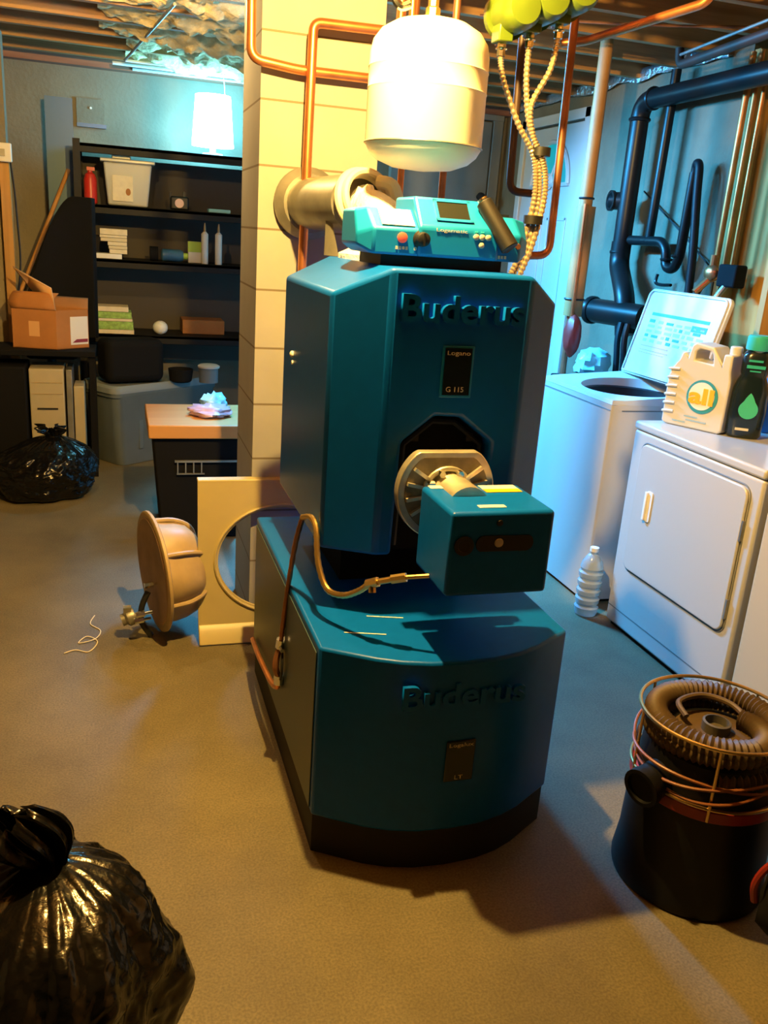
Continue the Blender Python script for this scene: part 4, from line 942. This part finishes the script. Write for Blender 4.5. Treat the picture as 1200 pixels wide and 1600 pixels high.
# ------------------------------------------------------------------ black crate with board
CR = thing('black_crate', 'black slotted plastic crate under the orange board by the chimney', 'crate', (.36, 4.62, 0))
q = MB(); q.prism([(.205, 4.42, .002), (.60, 4.42, .002), (.62, 4.40, .548), (.165, 4.40, .548)], (0, .44, 0)); q.build('crate_body', 'blackmatte', CR, bevel=.008)
q = MB(); q.bb(.27, .62, 4.385, 4.40, .425, .435); q.bb(.28, .42, 4.388, 4.4, .36, .366)
for x in (.285, .325, .365, .405): q.bb(x-.003, x+.003, 4.388, 4.4, .365, .425)
tag(q.build('slot_bars', 'galv', CR), 'grey bars framing the handle slots')
o = MB().bb(.142, .66, 4.37, 4.92, .552, .622).build('wooden_board', 'board', bevel=.006); tag(o, 'thick orange wooden board lying on the black crate', 'board')
q = MB(); q.ell((.47, 4.62, .648), (.115, .10, .032), 24, 12, jit=.5, fr=8, mi=0); o = q.build('plastic_bag', 'pink', ang=80); tag(o, 'pink tinted plastic packet lying on the orange board', 'packet')
q = MB(); q.ell((.50, 4.74, .672), (.07, .05, .045), 20, 10, jit=.6, fr=9); o = q.build('plastic_wrap', 'cyanfilm', ang=80); tag(o, 'crumpled blue plastic wrap behind the pink packet', 'plastic wrap')
# ------------------------------------------------------------------ grey tub
GT = thing('storage_tub', 'big grey plastic storage tub with a lid in front of the shelves', 'storage tub', (.0, 5.95, 0))
def tubsec(z, k, x0=-.105, x1=.78, y0=5.93, y1=6.30):
    cx_, cy_ = (x0+x1)/2, (y0+y1)/2; P = []
    for a0, sx, sy in ((0, 1, 1), (90, -1, 1), (180, -1, -1), (270, 1, -1)):
        for a in range(0, 91, 18):
            t = math.radians(a0+a); P.append(V((cx_+(sx*((x1-x0)/2-.06)+.06*math.cos(t))*k, cy_+(sy*((y1-y0)/2-.06)+.06*math.sin(t))*k, z)))
    return P
q = MB(); q.ringstrip([tubsec(.003, .90), tubsec(.05, .93), tubsec(.46, 1.0), tubsec(.47, 1.03), tubsec(.50, 1.03)]); q.build('tub_body', 'tub', GT)
q = MB(); q.ringstrip([tubsec(.495, 1.05), tubsec(.53, 1.05), tubsec(.545, 1.0), tubsec(.535, .9)]); q.build('tub_lid', 'tublid', GT)
for x in (.10, .35, .60): MB().bb(x-.02, x+.02, 5.935, 5.955, .10, .42).build('tub_rib', 'tub', GT, bevel=.006)
GT.location = (.06, 5.92, 0); GT.rotation_euler = (0, 0, math.radians(37))
o = MB().box((.09, 6.10, .69), (.40, .22, .285), Matrix.Rotation(math.radians(20), 3, 'Z')).build('black_sack', 'blackmatte', bevel=.05, bseg=4, ang=70); tag(o, 'dark bundled sack resting on the grey tub', 'sack')
o = MB().lathe([(.06, 0), (.075, .01), (.085, .09), (.08, .09), (.07, .02)], (.42, 6.12, .541), (0, 0, 1), 20).build('dark_bowl', 'blackmatte'); tag(o, 'dark bowl on the grey tub lid', 'bowl')
BW = thing('paint_can', 'small pale lidded can on the right end of the grey tub', 'can', (.61, 6.12, .54))
MB().lathe([(.065, 0), (.065, .10)], (.61, 6.12, .541), (0, 0, 1), 20).build('can_body', 'tublid', BW); MB().lathe([(.074, 0), (.076, .012), (.06, .022)], (.61, 6.12, .643), (0, 0, 1), 22).build('can_lid', 'labelw', BW)

# ------------------------------------------------------------------ shelf unit
SH = thing('shelving_unit', 'tall black metal shelving unit against the back wall', 'shelving unit', (.5, 6.5, 0))
sx0, sx1, sy0, sy1 = -.24, 1.15, 6.35, 6.76
ZS = (.80, 1.30, 1.645, 2.015)
for z in ZS:
    q = MB(); q.bb(sx0, sx1, sy0, sy1, z, z+.022); q.bb(sx0, sx1, sy0, sy0+.015, z-.035, z+.022); q.build('shelf_board', 'shelf', SH, bevel=.003)
for x in (sx0, sx1-.04):
    for y in (sy0-.002, sy1-.04):
        MB().bb(x, x+.045, y, y+.04, 0, 2.06).build('shelf_post', 'shelf', SH)
q = MB(); q.bb(sx0, sx1, sy1+.005, sy1+.012, .6, 1.98); tag(q.build('back_panel', 'shelfback', SH), 'brownish back panel')  # added dark sheet, stands in for shelf shade on the wall
def onshelf(o, l, c, g=None): tag(o, l, c, g); return o
SZ = {0: .823, 1: 1.323, 2: 1.668, 3: 2.038}
EX = thing('fire_extinguisher', 'small red fire extinguisher on the second shelf beside the post', 'fire extinguisher', (-.15, 6.45, SZ[2]))
MB().lathe([(.035, 0), (.042, .006), (.042, .15), (.03, .185), (.016, .195), (.016, .205)], (-.14, 6.45, SZ[2]+.001), (0, 0, 1), 20).build('cylinder', 'red', EX)
MB().box((-.135, 6.44, SZ[2]+.218), (.05, .02, .022)).build('valve_handle', 'red', EX)
CL = thing('clear_bin', 'clear plastic bin of odds and ends on the second shelf', 'storage bin', (.10, 6.5, SZ[2]))
q = MB(); q.prism([(-.03, 6.40, SZ[2]+.002), (.225, 6.40, SZ[2]+.002), (.255, 6.39, SZ[2]+.27), (-.055, 6.39, SZ[2]+.27)], (0, .24, 0)); q.build('bin_body', 'clear', CL, bevel=.01)
q = MB(); q.bb(-.075, .275, 6.375, 6.645, SZ[2]+.27, SZ[2]+.292); q.bb(.0, .12, 6.41, 6.55, SZ[2]+.292, SZ[2]+.335); q.build('bin_lid', 'clear', CL, bevel=.006)
q = MB(); q.bb(.0, .13, 6.385, 6.394, SZ[2]+.03, SZ[2]+.19); q.build('paper_insert', 'paper', CL)
q = MB(); q.ell((.10, 6.388, SZ[2]+.09), (.025, .004, .035)); q.build('orange_print', 'card', CL)
AC = thing('alarm_clock', 'small dark gadget with a pinkish face on the second shelf', 'clock', (.44, 6.45, SZ[2]))
q = MB(); q.bb(.375, .50, 6.42, 6.48, SZ[2]+.001, SZ[2]+.09); q.build('clock_body', 'black', AC, bevel=.012)
q = MB(); q.lathe([(.03, 0), (.03, .004)], (.435, 6.42, SZ[2]+.045), (0, -1, 0), 18); q.build('clock_face', 'pink', AC)
q = MB(); q.bb(.37, .385, 6.43, 6.46, SZ[2]+.07, SZ[2]+.115); q.bb(.46, .475, 6.43, 6.46, SZ[2]+.08, SZ[2]+.12); q.build('bell_post', 'black', AC)
o = MB().bb(.63, .78, 6.40, 6.50, SZ[2]+.001, SZ[2]+.025).build('small_tray', 'cyanfilm', bevel=.004); onshelf(o, 'flat bluish tray at the right end of the second shelf', 'tray')
# books: stack on shelf 1 (third)
bks = [(-.145, .085-.035, .035, 'white'), (-.03, .085, .03, 'paper'), (-.035, .086, .022, 'paper2'), (-.04, .084, .026, 'paper'), (-.085, .085, .024, 'paper2'), (-.09, .085, .018, 'paper'), (-.088, .088, .040, 'paper')]
z = SZ[1]+.001
bl = ['white book jutting left at the bottom of the stack', 'cream book second from the bottom of the stack', 'thin tan book third from the bottom of the stack', 'cream book in the middle of the stack', 'tan book third from the top of the stack', 'thin cream book second from the top of the stack', 'thick cream book on top of the stack']
for (x0, x1, h, m), l in zip(bks, bl):
    o = MB().bb(x0, x1, 6.36, 6.52, z, z+h-.002).build('book', m, bevel=.002); onshelf(o, l+' on the middle shelf', 'book', 'stacked books on the middle shelf'); z += h
o = MB().cyl((.235, 6.42, SZ[1]+.05), (.29, 6.42, SZ[1]+.05), .048, seg=22).build('wire_spool', 'blackmatte'); onshelf(o, 'dark spool lying beside the blue can on the middle shelf', 'spool')
SC = thing('spray_can', 'blue spray can lying on its side on the middle shelf', 'spray can', (.38, 6.42, SZ[1]))
MB().lathe([(.03, 0), (.042, .01), (.042, .13), (.03, .15)], (.31, 6.42, SZ[1]+.044), (1, 0, 0), 20).build('can_body', 'bluecan', SC); MB().cyl((.46, 6.42, SZ[1]+.044), (.49, 6.42, SZ[1]+.044), .022, seg=14).build('can_cap', 'limegreen', SC)
GBX = thing('lime_carton', 'lime and white carton standing on the middle shelf', 'carton', (.55, 6.47, SZ[1]))
MB().bb(.495, .585, 6.44, 6.50, SZ[1]+.001, SZ[1]+.145).build('carton_body', 'labelw', GBX, bevel=.003); MB().bb(.494, .586, 6.438, 6.44, SZ[1]+.075, SZ[1]+.145).build('lime_print', 'limegreen', GBX)
for x, l in ((.605, 'left one of two pale caulk tubes standing on the middle shelf'), (.70, 'right one of two pale caulk tubes standing on the middle shelf')):
    CK = thing('caulk_tube', l, 'caulk tube', (x, 6.40, SZ[1]), 'caulk tubes on the middle shelf')
    MB().lathe([(.022, 0), (.024, .004), (.024, .20), (.010, .215)], (x, 6.40, SZ[1]+.001), (0, 0, 1), 18).build('tube_body', 'labelw', CK)
    MB().lathe([(.009, 0), (.008, .03), (.004, .06)], (x, 6.40, SZ[1]+.214), (0, 0, 1), 12).build('tube_nozzle', 'tan', CK)
# green newspapers on shelf 0
z = SZ[0]+.001
for i, (h, m, x0, x1, l) in enumerate(((.03, 'paper', -.17, .12, 'bottom pale magazine under the green-edged ones'), (.055, 'greenbook', -.165, .115, 'thick green-edged magazine low in the stack'), (.02, 'paper', -.16, .11, 'thin pale magazine in the middle of the stack'), (.045, 'greenbook', -.155, .105, 'green-edged magazine high in the stack'), (.035, 'paper', -.14, .085, 'top pale magazine of the stack'))):
    o = MB().bb(x0, x1, 6.36, 6.56, z, z+h-.002).build('magazine', m, bevel=.002); onshelf(o, l+' on the lowest shelf', 'magazine', 'magazines on the lowest shelf'); z += h
o = MB().ell((.30, 6.42, SZ[0]+.048), (.052, .05, .048), 22, 14).build('white_ball', 'white'); onshelf(o, 'white ball on the lowest shelf right of the magazines', 'ball')
o = MB().bb(.46, .76, 6.50, 6.74, SZ[0]+.001, SZ[0]+.10).build('cardboard_tray', 'card', bevel=.004); onshelf(o, 'low brown cardboard tray at the right of the lowest shelf', 'box')

# lamp on top shelf
LP = thing('table_lamp', 'glowing bluish white lamp with a flared shade on the top shelf', 'lamp', (.66, 6.50, SZ[3]))
MB().lathe([(.142, 0), (.118, .32)], (.665, 6.50, SZ[3]+.06), (0, 0, 1), 32).build('lamp_shade', 'shade', LP)
MB().lathe([(.07, 0), (.07, .015), (.02, .02), (.02, .07)], (.665, 6.50, SZ[3]+.001), (0, 0, 1), 20).build('lamp_base', 'white', LP)
o = MB().tube([(.72, 6.45, 2.60), (.735, 6.47, 2.5), (.745, 6.50, 2.41)], .003, 5, 6).build('lamp_cord', 'white'); tag(o, 'thin pale cord hanging down to the glowing lamp', 'cord')

SL = thing('shop_light', 'long white hooded shop light hanging from the joists behind the chimney', 'light', (.96, 4.8, 2.41))
q = MB(); q.prism([(.86, 4.2, 2.405), (1.06, 4.2, 2.405), (1.0, 4.2, 2.47), (.92, 4.2, 2.47)], (0, 1.2, 0)); q.build('light_hood', 'white', SL)
for yy in (4.35, 5.25): MB().cyl((.96, yy, 2.465), (.96, yy, 2.60), .004, seg=6).build('hanging_chain', 'chrome', SL)

# ------------------------------------------------------------------ left items
o = MB().bb(-.42, -.245, 6.70, 6.72, .9, 2.33).build('dark_board', 'bluecan'); tag(o, 'tall narrow dark blue board propped left of the shelves', 'board')
WN = thing('wall_notice', 'pale notice card hung on the wall above the shelves', 'notice', (-.13, 6.89, 2.2))
MB().bb(-.225, -.04, 6.885, 6.898, 2.20, 2.36).build('notice_card', 'wall', WN); MB().bb(-.225, -.03, 6.87, 6.898, 2.175, 2.20).build('notice_ledge', 'bluecan', WN); MB().lathe([(.008, 0), (.008, .008)], (-.13, 6.885, 2.30), (0, -1, 0), 10).build('hook', 'white', WN)
o = MB().cyl((-1.05, 6.32, .005), (-.283, 6.675, 1.88), .014, seg=10).build('broom_handle', 'board'); tag(o, 'orange wooden handle leaning behind the black chair back', 'handle')
OB = thing('outlet_box', 'pale electrical box on the post at the left edge', 'outlet box', (-.6, 5.93, 1.9))
MB().bb(-.635, -.565, 5.90, 5.94, 1.86, 1.965).build('box_body', 'labelw', OB, bevel=.006); MB().bb(-.63, -.60, 5.893, 5.90, 1.89, 1.93).build('socket', 'galv', OB)
o = MB().tube([(-.575, 5.92, 1.86), (-.562, 5.925, 1.7), (-.555, 5.93, 1.5), (-.55, 5.92, 1.3), (-.57, 5.9, 1.1), (-.60, 5.88, .8)], .006, 6, 6).build('power_cable', 'black'); tag(o, 'black cable hanging from the pale outlet box', 'cable')
CH = thing('office_chair', 'black upholstered chair with tall rounded back left of the shelves', 'chair', (-.33, 6.1, 0))
def back(u, v):
    x = -.55+.43*u
    top = 1.70-.62*max(0, .72-u)**1.7/.72**1.7*1.05
    z = .82+(top-.82)*v
    return (x, 6.14+.05*v+.05*math.sin(PI*u), z)
MB().grid(back, 24, 14).build('chair_back', 'blackmatte', CH, solid=.06, bevel=.015, ang=50)
MB().bb(-.56, -.24, 5.98, 6.24, .69, .76).build('chair_seat', 'blackmatte', CH, bevel=.03)
MB().cyl((-.41, 6.1, .10), (-.41, 6.1, .69), .03, seg=14).build('chair_post', 'black', CH)
for a in range(5):
    e = V((math.cos(a*1.2566), math.sin(a*1.2566), 0)); MB().tube([V((-.41, 6.1, .11)), V((-.41, 6.1, .09))+e*.09, V((-.41, 6.1, .021))+e*.14], .02, 8).build('chair_foot', 'black', CH)
# low dark table with carton
DT = thing('dark_table', 'low black table carrying the open cardboard carton', 'table', (-.38, 5.85, 0))
MB().bb(-.90, -.125, 5.62, 5.96, .765, .80).build('tabletop', 'blackmatte', DT, bevel=.004)
for x in (-.89, -.165):
    for y in (5.64, 5.92): MB().bb(x, x+.035, y, y+.03, 0, .765).build('leg', 'blackmatte', DT)
CT = thing('carton_box', 'open brown cardboard carton with raised flap and white label', 'carton', (-.38, 5.8, .80))
p = [(-.60, 5.72), (-.345, 5.655), (-.165, 5.80), (-.42, 5.87)]
q = MB()
zb, zt_ = .802, 1.035
for i in range(4):
    a, b2 = V((*p[i], 0)), V((*p[(i+1) % 4], 0)); n_ = V((-(b2-a).y, (b2-a).x, 0)).normalized()*.005
    q.prism([a+V((0, 0, zb)), b2+V((0, 0, zb)), b2+V((0, 0, zt_)), a+V((0, 0, zt_))], n_)
q.prism([(x, y, zb) for x, y in p], (0, 0, .005)); q.build('box_walls', 'card', CT)
def flap(a, b2, d1, d2, n=6):
    q = MB(); a = V(a); b2 = V(b2)
    def fn(u, v): return a+(b2-a)*u + V(d1)*v + V(d2)*v*v
    q.grid(fn, 4, n); return q
flap((-.60, 5.72, zt_), (-.345, 5.655, zt_), (-.06, .0, .10), (.10-.02, .02, .0)).build('box_flap', 'card', CT, solid=.006)
MB().faces([(-.345, 5.655, 1.035), (-.365, 5.66, 1.165), (-.575, 5.70, 1.275), (-.56, 5.72, 1.255), (-.40, 5.75, 1.04)], [(0, 1, 2, 3, 4)]).build('tall_flap', 'card_in', CT, solid=.008)
flap((-.165, 5.80, zt_), (-.42, 5.87, zt_), (0, .06, .06), (0, .04, 0)).build('box_flap', 'card', CT, solid=.006)
a, b2 = V((-.345, 5.655, 0)), V((-.165, 5.80, 0)); dv = (b2-a); nv_ = V((dv.y, -dv.x, 0)).normalized()
q = MB(); q.prism([a+dv*.42+V((0, 0, .825))+nv_*.001, a+dv*.97+V((0, 0, .825))+nv_*.001, a+dv*.97+V((0, 0, .995))+nv_*.001, a+dv*.42+V((0, 0, .995))+nv_*.001], nv_*.002); q.build('shipping_label', 'labelw', CT)
q = MB(); q.prism([a+dv*.47+V((0, 0, .838))+nv_*.0035, a+dv*.95+V((0, 0, .838))+nv_*.0035, a+dv*.95+V((0, 0, .858))+nv_*.0035, a+dv*.60+V((0, 0, .858))+nv_*.0035], nv_*.001); q.build('label_print', 'darkred', CT)
a, b2 = V((-.60, 5.72, 0)), V((-.345, 5.655, 0)); dv = b2-a; nv_ = V((dv.y, -dv.x, 0)).normalized()
q = MB(); q.prism([a+dv*.38+V((0, 0, .875))+nv_*.001, a+dv*.62+V((0, 0, .875))+nv_*.001, a+dv*.62+V((0, 0, .965))+nv_*.001, a+dv*.38+V((0, 0, .965))+nv_*.001], nv_*.0015); q.build('printed_mark', 'card_in', CT)
# putty cabinets under the table
PC = thing('computer_tower', 'putty coloured tower with a dark slot standing under the black table', 'computer tower', (-.42, 5.75, 0))
MB().bb(-.515, -.315, 5.64, 5.94, .0, .685).build('tower_case', 'pc', PC, bevel=.006)
q = MB(); q.bb(-.475, -.355, 5.635, 5.64, .435, .445); q.build('drive_slot', 'black', PC)
q = MB()
for z in (.60, .53): q.bb(-.505, -.325, 5.637, 5.641, z, z+.003)
q.build('bezel_line', 'tan', PC)
o = MB().bb(-.303, -.268, 5.66, 5.94, 0, .68).build('side_cover', 'galv', bevel=.003); tag(o, 'thin grey panel beside the putty tower', 'panel')
o = MB().bb(-.262, -.200, 5.68, 5.90, 0, .575).build('small_tower', 'pc', bevel=.005); tag(o, 'narrow shorter putty case right of the taller tower', 'computer case')
o = MB().bb(-.83, -.53, 5.60, 5.93, 0, .70).build('black_tower', 'blackmatte', bevel=.01); tag(o, 'black computer case at the left edge under the table', 'computer case')
